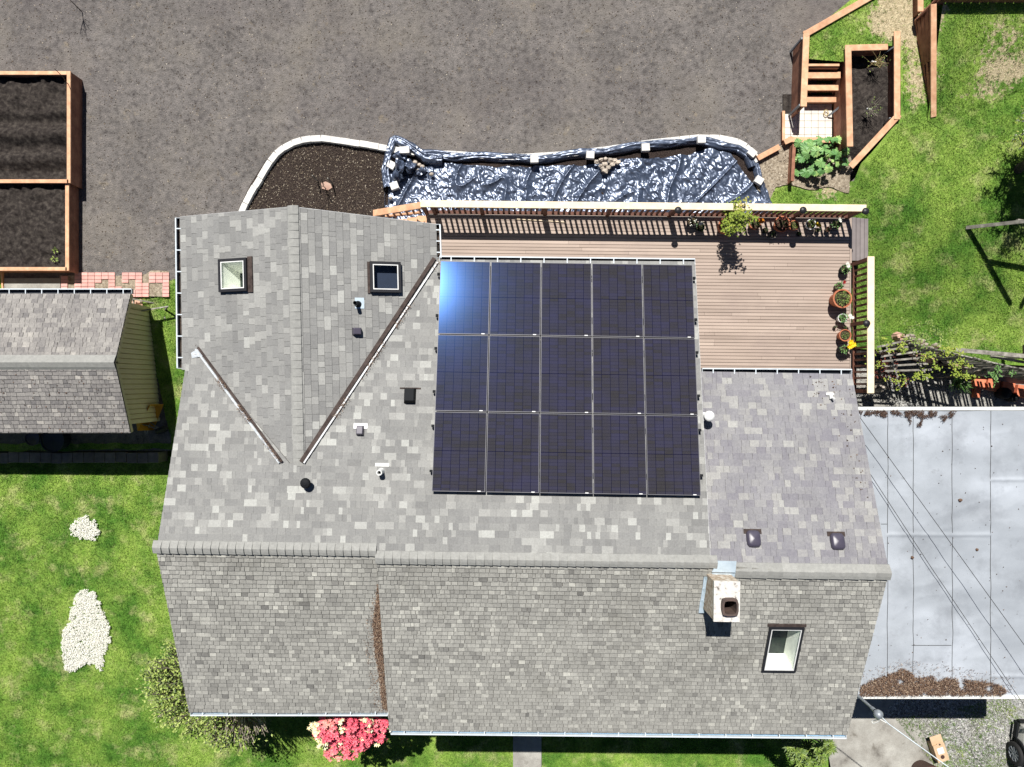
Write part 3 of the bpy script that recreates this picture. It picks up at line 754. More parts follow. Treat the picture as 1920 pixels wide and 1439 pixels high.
def clip(poly, axis, val, keep_less):
    out = []; n = len(poly)
    for i in range(n):
        a, b = poly[i], poly[(i + 1) % n]
        ia = (a[axis] <= val) if keep_less else (a[axis] >= val)
        ib = (b[axis] <= val) if keep_less else (b[axis] >= val)
        if ia: out.append(a)
        if ia != ib:
            k = (val - a[axis]) / (b[axis] - a[axis])
            out.append((a[0] + (b[0] - a[0]) * k, a[1] + (b[1] - a[1]) * k))
    return out
def cliphalf(poly, p, nrm):
    out = []; n = len(poly); f = lambda q: (q[0] - p[0]) * nrm[0] + (q[1] - p[1]) * nrm[1]
    for i in range(n):
        a, b = poly[i], poly[(i + 1) % n]; fa, fb = f(a), f(b)
        if fa >= 0: out.append(a)
        if (fa >= 0) != (fb >= 0):
            k = fa / (fa - fb); out.append((a[0] + (b[0] - a[0]) * k, a[1] + (b[1] - a[1]) * k))
    return out
def clippoly(sub, conv):
    ar = sum(conv[i][0] * conv[(i + 1) % len(conv)][1] - conv[(i + 1) % len(conv)][0] * conv[i][1] for i in range(len(conv)))
    sg = 1 if ar > 0 else -1
    for i in range(len(conv)):
        a, b = conv[i], conv[(i + 1) % len(conv)]
        nrm = (-(b[1] - a[1]) * sg, (b[0] - a[0]) * sg)
        sub = cliphalf(sub, a, nrm)
        if len(sub) < 3: return []
    return sub
def rect_sub(poly, r):
    a0, a1, t0, t1 = r
    out = [clip(poly, 0, a0, True), clip(poly, 0, a1, False)]
    mid = clip(clip(poly, 0, a0, False), 0, a1, True)
    out += [clip(mid, 1, t0, True), clip(mid, 1, t1, False)]
    return [q for q in out if len(q) >= 3]

def shingles(name, pl, polys, row, wr, th, gap, tonef, mats, parent, holes=(), seed=1, slab=.14, hj=0.0, wave=.004, toff=0.0):
    rg = random.Random(seed); b = MB()
    pieces = []
    for p in polys:
        cur = [p]
        for h in holes:
            nx = []
            for q in cur: nx += rect_sub(q, h)
            cur = nx
        pieces += cur
    A0 = min(q[0] for p in polys for q in p); A1 = max(q[0] for p in polys for q in p)
    T0 = min(q[1] for p in polys for q in p); T1 = max(q[1] for p in polys for q in p)
    b.mi = 1; b.tone = .5
    for q in polys:
        for pc in ([q] if not holes else [x for x in pieces if x]):
            pass
    for q in pieces:
        b.prism([pl.w(x, y, -.004) for x, y in q] if (pl.w(q[1][0], q[1][1]) - pl.w(q[0][0], q[0][1])).cross(pl.w(q[2][0], q[2][1]) - pl.w(q[1][0], q[1][1])).z > 0 else [pl.w(x, y, -.004) for x, y in reversed(q)], (0, 0, -slab))
    b.mi = 0
    bb = [(min(q[0] for q in pc), max(q[0] for q in pc), min(q[1] for q in pc), max(q[1] for q in pc)) for pc in pieces]
    k = int(math.floor((T0 - toff) / row))
    while k * row + toff < T1:
        t0 = k * row + toff; t1 = t0 + row; a = A0 - rg.random() * .3; k += 1
        rowt = rg.uniform(-.05, .05)
        while a < A1:
            wd = rg.choice(wr) * rg.uniform(.85, 1.15); tone = max(0, min(1, tonef(rg) + rowt)); hh = th * (1 + hj * rg.random())
            yo = rg.uniform(-1, 1) * wave
            tab = [(a + gap / 2, t0 - .002), (a + wd - gap / 2, t0 - .002), (a + wd - gap / 2 + rg.uniform(-1, 1) * wave, t1 + yo), (a + gap / 2 + rg.uniform(-1, 1) * wave, t1 + yo + rg.uniform(-1, 1) * wave)]
            for pc, (x0, x1, y0, y1) in zip(pieces, bb):
                if a > x1 or a + wd < x0 or t0 > y1 or t1 < y0: continue
                q = clippoly(tab, pc)
                if len(q) < 3: continue
                top = [pl.w(x, y, .002 + hh * max(0, min(1.1, (y - t0) / row))) for x, y in q]
                if (top[1] - top[0]).cross(top[2] - top[1]).z < 0: top.reverse(); q = list(reversed(q))
                n = len(q); vs = top + [pl.w(x, y, -.003) for x, y in q]; fs = [tuple(range(n))]
                for i in range(n):
                    j = (i + 1) % n
                    if abs(q[i][1] - t0) < .003 and abs(q[j][1] - t0) < .003: continue
                    fs.append((i, n + i, n + j, j))
                b.solid(vs, fs, tone)
            a += wd
    return b.build(name, mats, parent)

ZR = 6.14
NM = PL(P(1025, 1050, ZR), EY, .205)
SM = PL(P(1025, 1050, ZR), -EY, .40)
lr = NM.ray(495, 1029); SL = PL(lr, -EY, .40)
rr = SM.ray(1525, 1072); NR = PL(rr, EY, .38)
wp = NM.ray(560, 869)
def wingplane(dn, u, v):
    q = NM.ray(u, v); dd = (q - wp).dot(dn); return PL(wp, dn, (wp.z - q.z) / dd)
wtop = P(549, 388, wp.z); WY = (wtop - wp).normalized(); WX = V3(WY.y, -WY.x)
WE = wingplane(WX, 820, 487); WW = wingplane(-WX, 362, 650)

house = thing('house', (0, -2.0, 0), 'large house under grey shingle roofs with a chimney, skylights and solar panels', 'house')
st = lambda pl, lst: [pl.st(u, v) for u, v in lst]
# openings for the skylights
def hole(pl, pts):
    q = [pl.st(u, v) for u, v in pts]; return (min(a[0] for a in q), max(a[0] for a in q), min(a[1] for a in q), max(a[1] for a in q))
sk_s = hole(SM, [(1442, 1178), (1494, 1255)])
sk_w = hole(WW, [(417, 490), (458, 541)])
sk_e = hole(WE, [(699, 497), (748, 543)])
# keep slanting: the south skylight opening is a true rectangle up the slope
def centre_hole(pl, u, v, wa, lt):
    a, t = pl.st(u, v); return (a - wa / 2, a + wa / 2, t - lt / 2, t + lt / 2)
sk_s = centre_hole(SM, 1466, 1216, .66, 1.14)
sk_w = centre_hole(WW, 440, 517, .60, .56)
sk_e = centre_hole(WE, 722, 521, .56, .56)

new_tone = lambda rg: rg.choice([.2, .3, .35, .4, .45, .5, .55, .6, .75, .85, .95]) + rg.uniform(-.06, .06)
wing_tone = lambda rg: rg.choice([.2, .3, .3, .38, .45, .5, .6, .7, .85]) + rg.uniform(-.06, .06)
old_tone = lambda rg: rg.gauss(.55, .17)
right_tone = lambda rg: rg.choice([.15, .3, .4, .45, .5, .6, .85]) + rg.uniform(-.07, .07)
sh_mats = lambda k: [M[k], M['fascia']]
o = shingles('roof_slope', NM, [st(NM, [(294, 1028), (348, 690), (366, 654), (543, 869), (543, 1029)]),
                             st(NM, [(543, 869), (567, 869), (567, 1029), (543, 1029)]),
                             st(NM, [(567, 869), (707, 657), (707, 1032), (567, 1029)]),
                             st(NM, [(707, 657), (820, 487), (1303, 491), (1332, 1052), (707, 1044)])],
             .146, [.08, .11, .15, .15, .2, .28], .009, .0015, new_tone, sh_mats('shingle_new'), house, seed=3, hj=1.0, wave=.002)
o['label'] = 'pale grey shingle slope running up to the solar panels'
o = shingles('roof_slope', WW, [st(WW, [(337, 407), (548, 388), (560, 869), (543, 869), (341, 624)]), st(WW, [(341, 624), (366, 654), (350, 694), (341, 694)])],
             .137, [.12, .16, .2, .25, .3], .009, .004, wing_tone, sh_mats('shingle_new'), house, holes=[sk_w], seed=4, hj=.6, wave=.003)
o = shingles('roof_slope', WE, [st(WE, [(548, 388), (818, 421), (820, 487), (567, 869), (560, 869)])],
             .148, [.12, .16, .2, .25, .3], .009, .004, wing_tone, sh_mats('shingle_new'), house, holes=[sk_e], seed=5, hj=.6, wave=.003)
o = shingles('roof_slope', NR, [st(NR, [(1300, 697), (1597, 702), (1667, 1075), (1320, 1071)])],
             .15, [.1, .13, .16, .2, .26], .009, .004, right_tone, sh_mats('shingle_right'), house, seed=6, hj=.8, wave=.003)
o['label'] = 'mottled grey shingle slope below the deck, right of the panels'
o = shingles('roof_slope', SL, [st(SL, [(293, 1030), (707, 1034), (729, 1336), (355, 1336)])],
             .111, [.09, .12, .15, .15, .2], .023, .007, old_tone, sh_mats('shingle_old'), house, seed=7, wave=.005)
S2px = [(1350, 1062), (1665, 1079), (1588, 1378), (1350, 1376)]
o = shingles('roof_slope', SM, [st(SM, [(706, 1050), (1350, 1055), (1350, 1376), (730, 1370)]), st(SM, S2px)],
             .111, [.08, .1, .13, .13, .17], .023, .007, old_tone, sh_mats('shingle_old'), house, holes=[sk_s], seed=8, wave=.005)
o['label'] = 'weathered brown grey shingle slope with the chimney and long skylight'

# ridge caps: overlapping bent pieces
def ridge(name, p0, p1, plA, plB, wd, step, smoothcap=False, lift=.03, tone=.5, vary=.3, stepk=1.0):
    b = MB(); d = (p1 - p0); L_ = d.length; d.normalize(); n = max(1, int(L_ / step)); step = L_ / n
    dA = plA.t; dB = plB.t; rg = random.Random(int(p0.x * 100))
    for i in range(n):
        c0 = p0 + d * (i * step - .004); c1 = p0 + d * ((i + 1) * step + .012)
        tn = .5 + rg.uniform(-1, 1) * vary
        for c, c2, hz0, hz1 in ((c0, c1, lift - .009 * stepk, lift + .013 * stepk),):
            prof = []
            for s_, dd, nn in ((wd, dA, plA.n), (wd * .5, dA, plA.n), (wd * .16, dA, plA.n)):
                prof.append((dd * s_, nn))
            seq = [(dA * wd, .35), (dA * wd * .55, .9), (dA * wd * .2, 1.3), (V3(0, 0, 0), 1.5), (dB * wd * .2, 1.6), (dB * wd * .55, 1.7), (dB * wd, 1.6)]
            m = len(seq); vs = []
            for off, k in seq: vs.append(c + off + V3(0, 0, hz0 * k + .012))
            for off, k in seq: vs.append(c2 + off + V3(0, 0, hz1 * k + .012))
            for off, k in seq: vs.append(c + off + V3(0, 0, -.01))
            for off, k in seq: vs.append(c2 + off + V3(0, 0, -.01))
            fs = []
            for j in range(m - 1): fs.append((j, m + j, m + j + 1, j + 1))
            fs += [(0, 2 * m, 3 * m, m), (m - 1, 2 * m - 1, 4 * m - 1, 3 * m - 1)]
            for j in range(m - 1):
                fs.append((m + j, 3 * m + j, 3 * m + j + 1, m + j + 1)); fs.append((j, j + 1, 2 * m + j + 1, 2 * m + j))
            b.solid(vs, fs, tn)
    return b.build(name, M['ridge'], house)
ridge('ridge_cap', lr + EX * ((NM.ray(287, 1028) - lr).dot(EX)), lr + EX * ((NM.ray(705, 1034) - lr).dot(EX)), NM, SL, .14, .172)
ridge('ridge_cap', SM.p0 + EX * ((NM.ray(704, 1048) - SM.p0).dot(EX)), SM.p0 + EX * ((NM.ray(1343, 1053) - SM.p0).dot(EX)), NM, SM, .14, .172)
ridge('ridge_cap', rr + EX * ((NR.ray(1379, 1071) - rr).dot(EX)), rr + EX * ((NR.ray(1668, 1074) - rr).dot(EX)), NR, SM, .17, .30, vary=.5)
wr0 = wp + (WE.a if WE.a.dot(EY) > 0 else -WE.a) * 0
far = V3(0, 0, 0); q = P(548, 386, wp.z); LW = (q - wp).dot(WY)
ridge('ridge_cap', wp + WY * LW, wp - WY * .05, WW, WE, .12, .172, lift=.016, stepk=.35)

# walls under the roof: vertical faces that follow the roof above, set back under the eaves
b = MB()
def wall_run(pts, zfs, base=-.4):
    for i in range(len(pts) - 1):
        p, q = pts[i], pts[i + 1]; n = 8
        for k in range(n):
            a = p + (q - p) * (k / n); c = p + (q - p) * ((k + 1) / n)
            za = min(f(a.x, a.y) for f in zfs) - .16; zc = min(f(c.x, c.y) for f in zfs) - .16
            b.face([(a.x, a.y, base), (c.x, c.y, base), (c.x, c.y, zc), (a.x, a.y, za)])
            b.face([(a.x, a.y, za), (c.x, c.y, zc), (c.x, c.y, base), (a.x, a.y, base)][::1]) if False else None
def insetpt(pl, u, v, dx, dy):
    q = pl.ray(u, v); q = V3(q.x, q.y) + EX * dx + EY * dy; return q
# corners in plan
sw = insetpt(SL, 355, 1336, .45, .45); se1 = insetpt(SL, 729, 1336, .1, .45); mw = insetpt(SM, 730, 1370, .1, .45); me = insetpt(SM, 1588, 1378, -.4, .45)
ne = insetpt(NR, 1597, 702, -.4, -.45); n1 = insetpt(NM, 1303, 491, -.12, -.45); n1b = V3(n1.x, n1.y) ; n0 = insetpt(NM, 820, 487, -.2, -.45)
nwm = insetpt(NM, 348, 690, .45, -.2)
lrE = lambda p, q, pt: None
ridgeY = lambda x: NM.p0 + EX * ((x - NM.p0.x) / EX.x)
r1 = ridgeY(ne.x); r1 = V3(ne.x, r1.y); r0 = ridgeY(sw.x); r0 = V3(sw.x, r0.y)
wall_run([sw, se1], [SL.z]); wall_run([V3(mw.x, se1.y), mw], [SM.z]); wall_run([mw, me], [SM.z])
wall_run([me, V3(ne.x, r1.y)], [SM.z]); wall_run([V3(ne.x, r1.y), ne], [NR.z])
n1s = V3(n1.x, ne.y); wall_run([ne, n1s], [NR.z]); wall_run([n1s, n1], [NM.z]); wall_run([V3(n1.x, r1.y), n1s], [NM.z])
wall_run([n1, n0], [NM.z])
we = insetpt(WE, 818, 421, -.45, -.35); ww_ = insetpt(WW, 337, 407, .45, -.35); wr_ = insetpt(WE, 548, 388, 0, -.35)
wall_run([n0, we], [WE.z]); wall_run([we, wr_], [WE.z]); wall_run([wr_, ww_], [WW.z])
wsw = insetpt(WW, 341, 694, .45, .1); wall_run([ww_, wsw], [WW.z]); wall_run([wsw, nwm], [NM.z]); wall_run([nwm, V3(sw.x, r0.y)], [NM.z]); wall_run([V3(sw.x, r0.y), sw], [SL.z])
b.build('wall', M['housewall'], house)
# rake boards of white trim along the sloping edges
for pl, a, c in ((NM, (348, 690), (294, 1028)), (SL, (293, 1030), (355, 1336)), (NR, (1597, 702), (1667, 1075)), (SM, (1665, 1079), (1588, 1378)), (NM, (1303, 491), (1332, 1052)), (WW, (337, 407), (548, 388)), (WE, (548, 388), (818, 421))):
    p, q = pl.ray(*a), pl.ray(*c)
    b = MB(); b.board(p - V3(0, 0, .03), q - V3(0, 0, .03), .03, .17); b.build('rake_board', M['trim'], house)

# gutters with straps
def gutter(p0, p1, out, n, inner, parent=None, w_=.125, blk=False):
    parent = parent or house
    p0, p1, out = Vector(p0), Vector(p1), Vector(out).normalized(); d = (p1 - p0).normalized(); up = V3(0, 0, 1)
    g_ = MB(); c = (p0 + p1) / 2; h = (p1 - p0).length / 2
    g_.mi = 1; g_.obox(c + out * (w_ / 2) - up * .10, d * h, out * (w_ / 2 - .004), up * .003)
    g_.obox(c + out * .006 - up * .055, d * h, out * .003, up * .05)
    g_.mi = 0; g_.obox(c + out * w_ - up * .05, d * h, out * .006, up * .056)
    g_.obox(c + out * (w_ - .004) + up * .004, d * h, out * .014, up * .004)
    for e in (p0, p1): g_.obox(e + out * w_ / 2 - up * .05, d * .004, out * w_ / 2, up * .053)
    go = g_.build('gutter', [M['gutter_white'], inner], parent)
    s0 = MB(); s0.obox(V3(0, 0, 0), d * .012, out * w_ / 2, up * .005)
    base = None
    for i in range(n):
        q = p0 + (p1 - p0) * ((i + .5) / n) + out * w_ / 2 + up * .004
        if base is None:
            base = s0.build('gutter_strap', M['gutter_white'], None); WORLD[base.name] = V3(0, 0, 0); o_ = base
        else:
            o_ = base.copy(); COL.objects.link(o_)
        o_.parent = go; o_.location = q - WORLD[go.name]
    return go
M['gutter_dirt'] = mat('gutter_dirt', [(.4, S(22, 20, 20)), (.6, S(74, 62, 54))], scale=6, rough=1, fine=.3)
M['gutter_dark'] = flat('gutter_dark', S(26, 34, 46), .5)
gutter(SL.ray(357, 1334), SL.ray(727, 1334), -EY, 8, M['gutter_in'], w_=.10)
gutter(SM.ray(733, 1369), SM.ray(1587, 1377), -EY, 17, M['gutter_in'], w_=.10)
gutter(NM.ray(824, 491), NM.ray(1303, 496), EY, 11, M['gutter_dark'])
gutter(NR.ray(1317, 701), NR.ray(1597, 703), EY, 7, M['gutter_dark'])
gutter(WW.ray(340, 409), WW.ray(343, 691), -EX, 7, M['gutter_dirt'], w_=.13)
gutter(WE.ray(817, 421), WE.ray(819, 484), EX, 3, M['gutter_dirt'], w_=.10)

# valleys
def strip(b, pl, pts, width, h, tone=.5):
    q = [pl.ray(u, v) for u, v in pts]
    for a, c in zip(q[:-1], q[1:]):
        b.board(a + pl.n * h, c + pl.n * h, width, .01, up=pl.n, tone=tone)
b = MB(); strip(b, NM, [(368, 656), (525, 869)], .04, .05); b.build('valley_flashing', M['galv'], house)
b = MB(); strip(b, NM, [(373, 653), (530, 867)], .055, .065); b.build('valley_edge', M['brown_metal'], house)
b = MB(); strip(b, NM, [(821, 493), (571, 869)], .036, .06)
vf = b.build('valley_flashing', M['trim'], house)
b = MB(); strip(b, NM, [(815, 486), (566, 867)], .09, .065); b.build('valley_edge', M['brown_metal'], house)
b = MB(); b.prism([NM.ray(u, v, .03) for u, v in [(358, 662), (372, 654), (382, 668), (360, 672)]][::-1], (0, 0, -.02)); b.build('flashing_plate', M['galv'], house)

# skylights
def skylight(pl, r, depth, bottom, flash, rim=.05, curb=.07, dark=None):
    a0, a1, t0, t1 = r
    ca, ct = (a0 + a1) / 2, (t0 + t1) / 2
    s = bpy.data.objects.new('skylight', None); COL.objects.link(s); s.parent = house
    s.location = pl.w(ca, ct) - WORLD['house']; WORLD[s.name] = pl.w(ca, ct)
    fr = MB(); W_ = lambda a, t, h: pl.w(a, t, h)
    for (x0, x1, y0, y1) in ((a0 - rim, a0, t0 - rim, t1 + rim), (a1, a1 + rim, t0 - rim, t1 + rim), (a0, a1, t0 - rim, t0), (a0, a1, t1, t1 + rim)):
        c = W_((x0 + x1) / 2, (y0 + y1) / 2, curb / 2 - .01); fr.obox(c, pl.a * (x1 - x0) / 2, pl.t * (y1 - y0) / 2, pl.n * (curb / 2 + .01))
    fr.build('frame', M['dark_metal'], s)
    lip = MB(); e = .022
    for (x0, x1, y0, y1) in ((a0, a0 + e, t0, t1), (a1 - e, a1, t0, t1), (a0 + e, a1 - e, t0, t0 + e), (a0 + e, a1 - e, t1 - e, t1)):
        lip.obox(W_((x0 + x1) / 2, (y0 + y1) / 2, curb - .01), pl.a * (x1 - x0) / 2, pl.t * (y1 - y0) / 2, pl.n * .006)
    lip.build('inner_frame', M['white_plastic'], s)
    dark = dark or (0, 1, 0, 1)
    mp_ = lambda p: (a0 + (a1 - a0) * (dark[0] if p[0] == a0 else dark[1]), t0 + (t1 - t0) * (dark[2] if p[1] == t0 else dark[3]))
    sh = MB(); A = [(a0, t0), (a1, t0), (a1, t1), (a0, t1)]
    for i in range(4):
        p, q = A[i], A[(i + 1) % 4]
        u0 = W_(p[0], p[1], curb - .02); u1 = W_(q[0], q[1], curb - .02)
        l0 = W_(*mp_(p), 0); l1 = W_(*mp_(q), 0); l0.z -= depth; l1.z -= depth
        sh.face([u0, u1, l1, l0])
    sh.build('light_shaft', M['shaft'], s)
    fl = MB(); fl.face([W_(*mp_(p), 0) - V3(0, 0, depth) for p in A]); fl.build('shaft_floor', bottom, s)
    gp = MB(); gp.face([W_(x, y, curb - .022) for x, y in A]); gp.build('pane', M['pane'], s)
    if flash:
        x0, x1, y0, y1 = flash; fb = MB()
        fb.obox(W_((x0 + x1) / 2, (y0 + y1) / 2, .025), pl.a * (x1 - x0) / 2, pl.t * (y1 - y0) / 2, pl.n * .015); fb.build('flashing', M['brown_metal'], s)
    return s
a0, a1, t0, t1 = sk_s
s = skylight(SM, sk_s, .42, M['shaft_dark'], (a0 - .09, a1 + .09, t0 - .11, t0 - .055), dark=(0, .88, 0, .80)); s['label'] = 'long narrow skylight low on the right beside the chimney'
a0, a1, t0, t1 = sk_w
s = skylight(WW, sk_w, .45, M['shaft_dark'], (a0 - .09, a1 + .09, t0 - .17, t0 - .055), rim=.06, curb=.10, dark=(.3, .9, .12, .6)); s['label'] = 'square skylight with a cream light shaft'
a0, a1, t0, t1 = sk_e
s = skylight(WE, sk_e, .10, M['blue_blind'], (a0 - .08, a1 + .06, t0 - .11, t0 - .06), rim=.06, curb=.12); s['label'] = 'square skylight with a closed dark blue blind'

# chimney
def part_empty(name, loc):
    e = bpy.data.objects.new(name, None); COL.objects.link(e); e.parent = house; e.location = Vector(loc) - WORLD['house']; WORLD[e.name] = Vector(loc); return e
zt = 6.62
A_, B_, C_, D_ = P(1339, 1090, zt), P(1388, 1091, zt), P(1387, 1166, zt), P(1338, 1166, zt)
ch = part_empty('chimney', (A_ + C_) / 2 - V3(0, 0, 1))
b = MB(); ins = .02
cc = (A_ + B_ + C_ + D_) / 4
qs = [cc + (q - cc) * .97 - V3(0, 0, .052) for q in (D_, C_, B_, A_)]
for i in range(4): b.face([qs[i], qs[(i + 1) % 4], qs[(i + 1) % 4] - V3(0, 0, 1.25), qs[i] - V3(0, 0, 1.25)][::-1])
b.build('stack', M['brick'], ch)
b = MB()
f0 = P(1367, 1137, zt)
uA = (B_ - A_) / (B_ - A_).length; vA = (A_ - D_) / (A_ - D_).length; o0 = f0 - uA * .14 - vA * .14; g0_ = lambda q: ((q - D_).dot(uA), (q - D_).dot(vA)); ha, hb = g0_(o0)
Wc, Hc = (B_ - A_).length, (A_ - D_).length; at_ = lambda a, c: D_ + uA * a + vA * c
for (a0_, a1_, c0_, c1_) in ((0, Wc, 0, hb), (0, Wc, hb + .28, Hc), (0, ha, hb, hb + .28), (ha + .28, Wc, hb, hb + .28)): b.prism([at_(a0_, c0_), at_(a1_, c0_), at_(a1_, c1_), at_(a0_, c1_)], (0, 0, -.05))
b.build('crown', M['mortar'], ch)
b = MB(); rr0 = .185; n_ = 4
def rsq(c, r, k, z):
    out = []
    for i in range(16):
        t = 2 * math.pi * i / 16; x, y = math.cos(t), math.sin(t); m_ = (abs(x) ** 5 + abs(y) ** 5) ** (-1 / 5)
        out.append(V3(c.x + x * m_ * r, c.y + y * m_ * r * 1.05, z))
    return out
ri = [rsq(f0, .17, 1, zt - .02), rsq(f0, .165, 1, zt + .10), rsq(f0, .125, 1, zt + .10), rsq(f0, .125, 1, zt - .5)]
for a, c in zip(ri[:-1], ri[1:]):
    for i in range(16): b.face([a[i], a[(i + 1) % 16], c[(i + 1) % 16], c[i]])
b.face(ri[3]); b.build('flue', M['clay'], ch)
b = MB()
q = [NM.ray(1346, 1052, .06), NM.ray(1381, 1053, .06), SM.ray(1379, 1074, .07), SM.ray(1335, 1073, .07)]
b.prism(q[::-1], (0, 0, -.02)); b.prism([SM.ray(u, v, .03) for u, v in [(1335, 1072), (1379, 1074), (1376, 1090), (1337, 1090)]][::-1], (0, 0, -.02))
for (u0, v0, u1, v1) in ((1320, 1082, 1321, 1108), (1317, 1104, 1317, 1130), (1313, 1126, 1314, 1150)):
    b.prism([SM.ray(u0, v0, .04), SM.ray(u1 - 4, v1, .04), SM.ray(u1 + 7, v1, .10), SM.ray(u0 + 6, v0, .10)], (0, 0, -.015))
b.build('step_flashing', M['lead'], ch)

# vents and pipes on the roof
def roofbox(name, pl, u, v, wa, lt, h, m, flange=None, fm=None, taper=.8, skew=0):
    p = pl.ray(u, v); e = part_empty(name, p); a = pl.a; t = pl.t; n = pl.n
    b = MB(); top = [p + a * (wa / 2 * taper * i) + t * (lt / 2 * taper * j) + n * h for i, j in ((-1, -1), (1, -1), (1, 1), (-1, 1))]
    bot = [p + a * (wa / 2 * i) + t * (lt / 2 * j) + n * .01 for i, j in ((-1, -1), (1, -1), (1, 1), (-1, 1))]
    b.solid(top + bot, [(3, 2, 1, 0), (0, 1, 5, 4), (1, 2, 6, 5), (2, 3, 7, 6), (3, 0, 4, 7)]); b.build('hood', m, e, bevel=.012)
    if flange:
        b = MB(); b.obox(p + t * flange[2] + a * flange[3] + n * .02, a * flange[0] / 2, t * flange[1] / 2, n * .006); b.build('flange', fm, e)
    return e
roofbox('roof_vent', NM, 769, 743, .26, .34, .17, M['black_plastic'], (.46, .03, .17, 0), M['brown_metal'])['label'] = 'black box vent left of the solar panels'
roofbox('roof_vent', NM, 676, 808, .17, .22, .12, M['grey_plastic'], (.3, .12, .10, 0), M['white_plastic'])['label'] = 'small grey vent on a white flange'
roofbox('roof_vent', WE, 669, 622, .17, .2, .14, M['grey_plastic'])['label'] = 'small grey vent beside the valley'
for u, v in ((1412, 1011), (1569, 1016)):
    p = NR.ray(u, v); e = part_empty('roof_vent', p); e['label'] = 'dark domed roof vent near the ridge'
    b = MB(); a, t, n = NR.a, NR.t, NR.n; prof = [(1, 0), (.98, .05), (.9, .085), (.7, .105), (0, .115)]; vs = []
    for k, h in prof:
        for i in range(20):
            q = 2 * math.pi * i / 20; x, y = math.cos(q), math.sin(q); m_ = (abs(x) ** 5 + abs(y) ** 5) ** (-1 / 5)
            vs.append(p + a * (x * m_ * .15 * k) + t * (y * m_ * .18 * k) + n * h)
    fs = [(i * 20 + j, i * 20 + (j + 1) % 20, (i + 1) * 20 + (j + 1) % 20, (i + 1) * 20 + j) for i in range(4) for j in range(20)]
    b.solid(vs, fs); b.build('dome', M['grey_plastic'], e, smooth=True)
    b = MB(); b.obox(p - t * -.16 + n * .018, a * .19, t * .05, n * .006); b.build('flange', M['brown_metal'], e)
# pipe with lead boot
p = WE.ray(671, 571); e = part_empty('vent_pipe', p); e['label'] = 'black vent pipe standing on a pale square flashing'
b = MB(); b.obox(WE.ray(674, 569) + WE.n * .02, WE.a * .12, WE.t * .10, WE.n * .004); b.build('flange', M['lead'], e)
b = MB(); q = p + V3(0, 0, -.02); b.lathe(q, [(.09, 0), (.07, .06), (.055, .10), (.05, .12)], 16); b.build('boot', M['black_plastic'], e, smooth=True)
b = MB(); b.lathe(q, [(.042, .08), (.042, .32), (.033, .32), (.033, .1)], 14); b.build('pipe', M['black_plastic'], e)
p = NM.ray(715, 884); e = part_empty('vent_pipe', p); e['label'] = 'white vent pipe with a thin white flange'
b = MB(); b.obox(NM.ray(717, 872) + NM.n * .02, NM.a * .15, NM.t * .035, NM.n * .004); b.build('flange', M['white_plastic'], e)
b = MB(); b.lathe(p, [(.075, 0), (.065, .05), (.06, .26), (.04, .26), (.038, .02)], 16); b.build('pipe', M['white_plastic'], e, smooth=False)
b = MB(); b.lathe(p, [(.037, .1), (0.0, .1)], 12); b.build('pipe_mouth', M['felt'], e)
p = NM.ray(578, 904); e = part_empty('roof_vent', p); e['label'] = 'small round dark cowl just above the ridge'
b = MB(); b.lathe(p, [(.05, 0), (.05, .2)], 12); b.build('neck', M['black_plastic'], e)
b = MB(); b.lathe(p, [(.10, .18), (.115, .21), (.09, .26), (.03, .28), (0, .28)], 14); b.build('cowl', M['black_plastic'], e)
p = NR.ray(1320, 779); e = part_empty('flue_cap', p); e['label'] = 'white round flue cap beside the lower right solar panel'
b = MB(); b.obox(p + NM.n * .02, NM.a * .09, NM.t * .06, NM.n * .006); b.build('flange', M['white_plastic'], e)
b = MB(); b.lathe(p, [(.035, 0), (.035, .44)], 12); b.build('pipe', M['white_plastic'], e)
b = MB(); b.lathe(p, [(.11, .40), (.12, .43), (.11, .47), (.05, .49), (0, .49)], 20); b.build('cap', M['white_plastic'], e, smooth=True)
p = NR.ray(1556, 746); e = part_empty('roof_bracket', p); e['label'] = 'small white bracket with a short pipe'
b = MB(); b.obox(NR.ray(1555, 740) + NR.n * .03, NR.a * .09, NR.t * .03, NR.n * .006); b.obox(p + NR.n * .05, NR.a * .03, NR.t * .05, NR.n * .03); b.build('plate', M['white_plastic'], e)
b = MB(); b.tube([p + NR.n * .05, p + V3(.03, -.02, .16)], .025, 8); b.build('pipe', M['white_plastic'], e)

# leaf litter and needles lying on the roofs
seam = [tuple(SL.ray(u, v).xy) for u, v in [(710, 1088), (705, 1130), (700, 1170), (704, 1230), (711, 1260), (718, 1330), (727, 1330), (722, 1280), (716, 1180)]]
sticks('fallen_needles', seam, lambda x, y: SL.z(x, y) + .012, 9000, (.02, .06), .004, M['needles'], 'line of brown needles and twigs piled along the step between roofs', 'needles', seed=21, lift=.05)
seam2 = [tuple(SL.ray(u, v).xy) for u, v in [(708, 1095), (690, 1140), (684, 1200), (690, 1270), (704, 1334), (727, 1334), (716, 1190)]]
sticks('scattered_needles', seam2, lambda x, y: SL.z(x, y) + .03, 420, (.02, .05), .004, M['needles'], 'loose single needles scattered beside the step between roofs', 'needles', seed=25, lift=.01)
v1 = [tuple(NM.ray(u, v).xy) for u, v in [(358, 642), (372, 650), (392, 676), (440, 742), (520, 852), (532, 866), (526, 867), (380, 680)]]
sticks('fallen_needles', v1, lambda x, y: NM.z(x, y) + .085, 2600, (.02, .05), .004, M['needles'], 'brown needles lying in the short left roof valley', 'needles', seed=22, lift=.03, keepf=lambda x, y, r: noise.noise(V3(x * 1.5, y * 1.5, 2)) > -.1 or y > 1.2)
v2 = [tuple(NM.ray(u, v).xy) for u, v in [(822, 488), (828, 492), (576, 872), (568, 868)]]
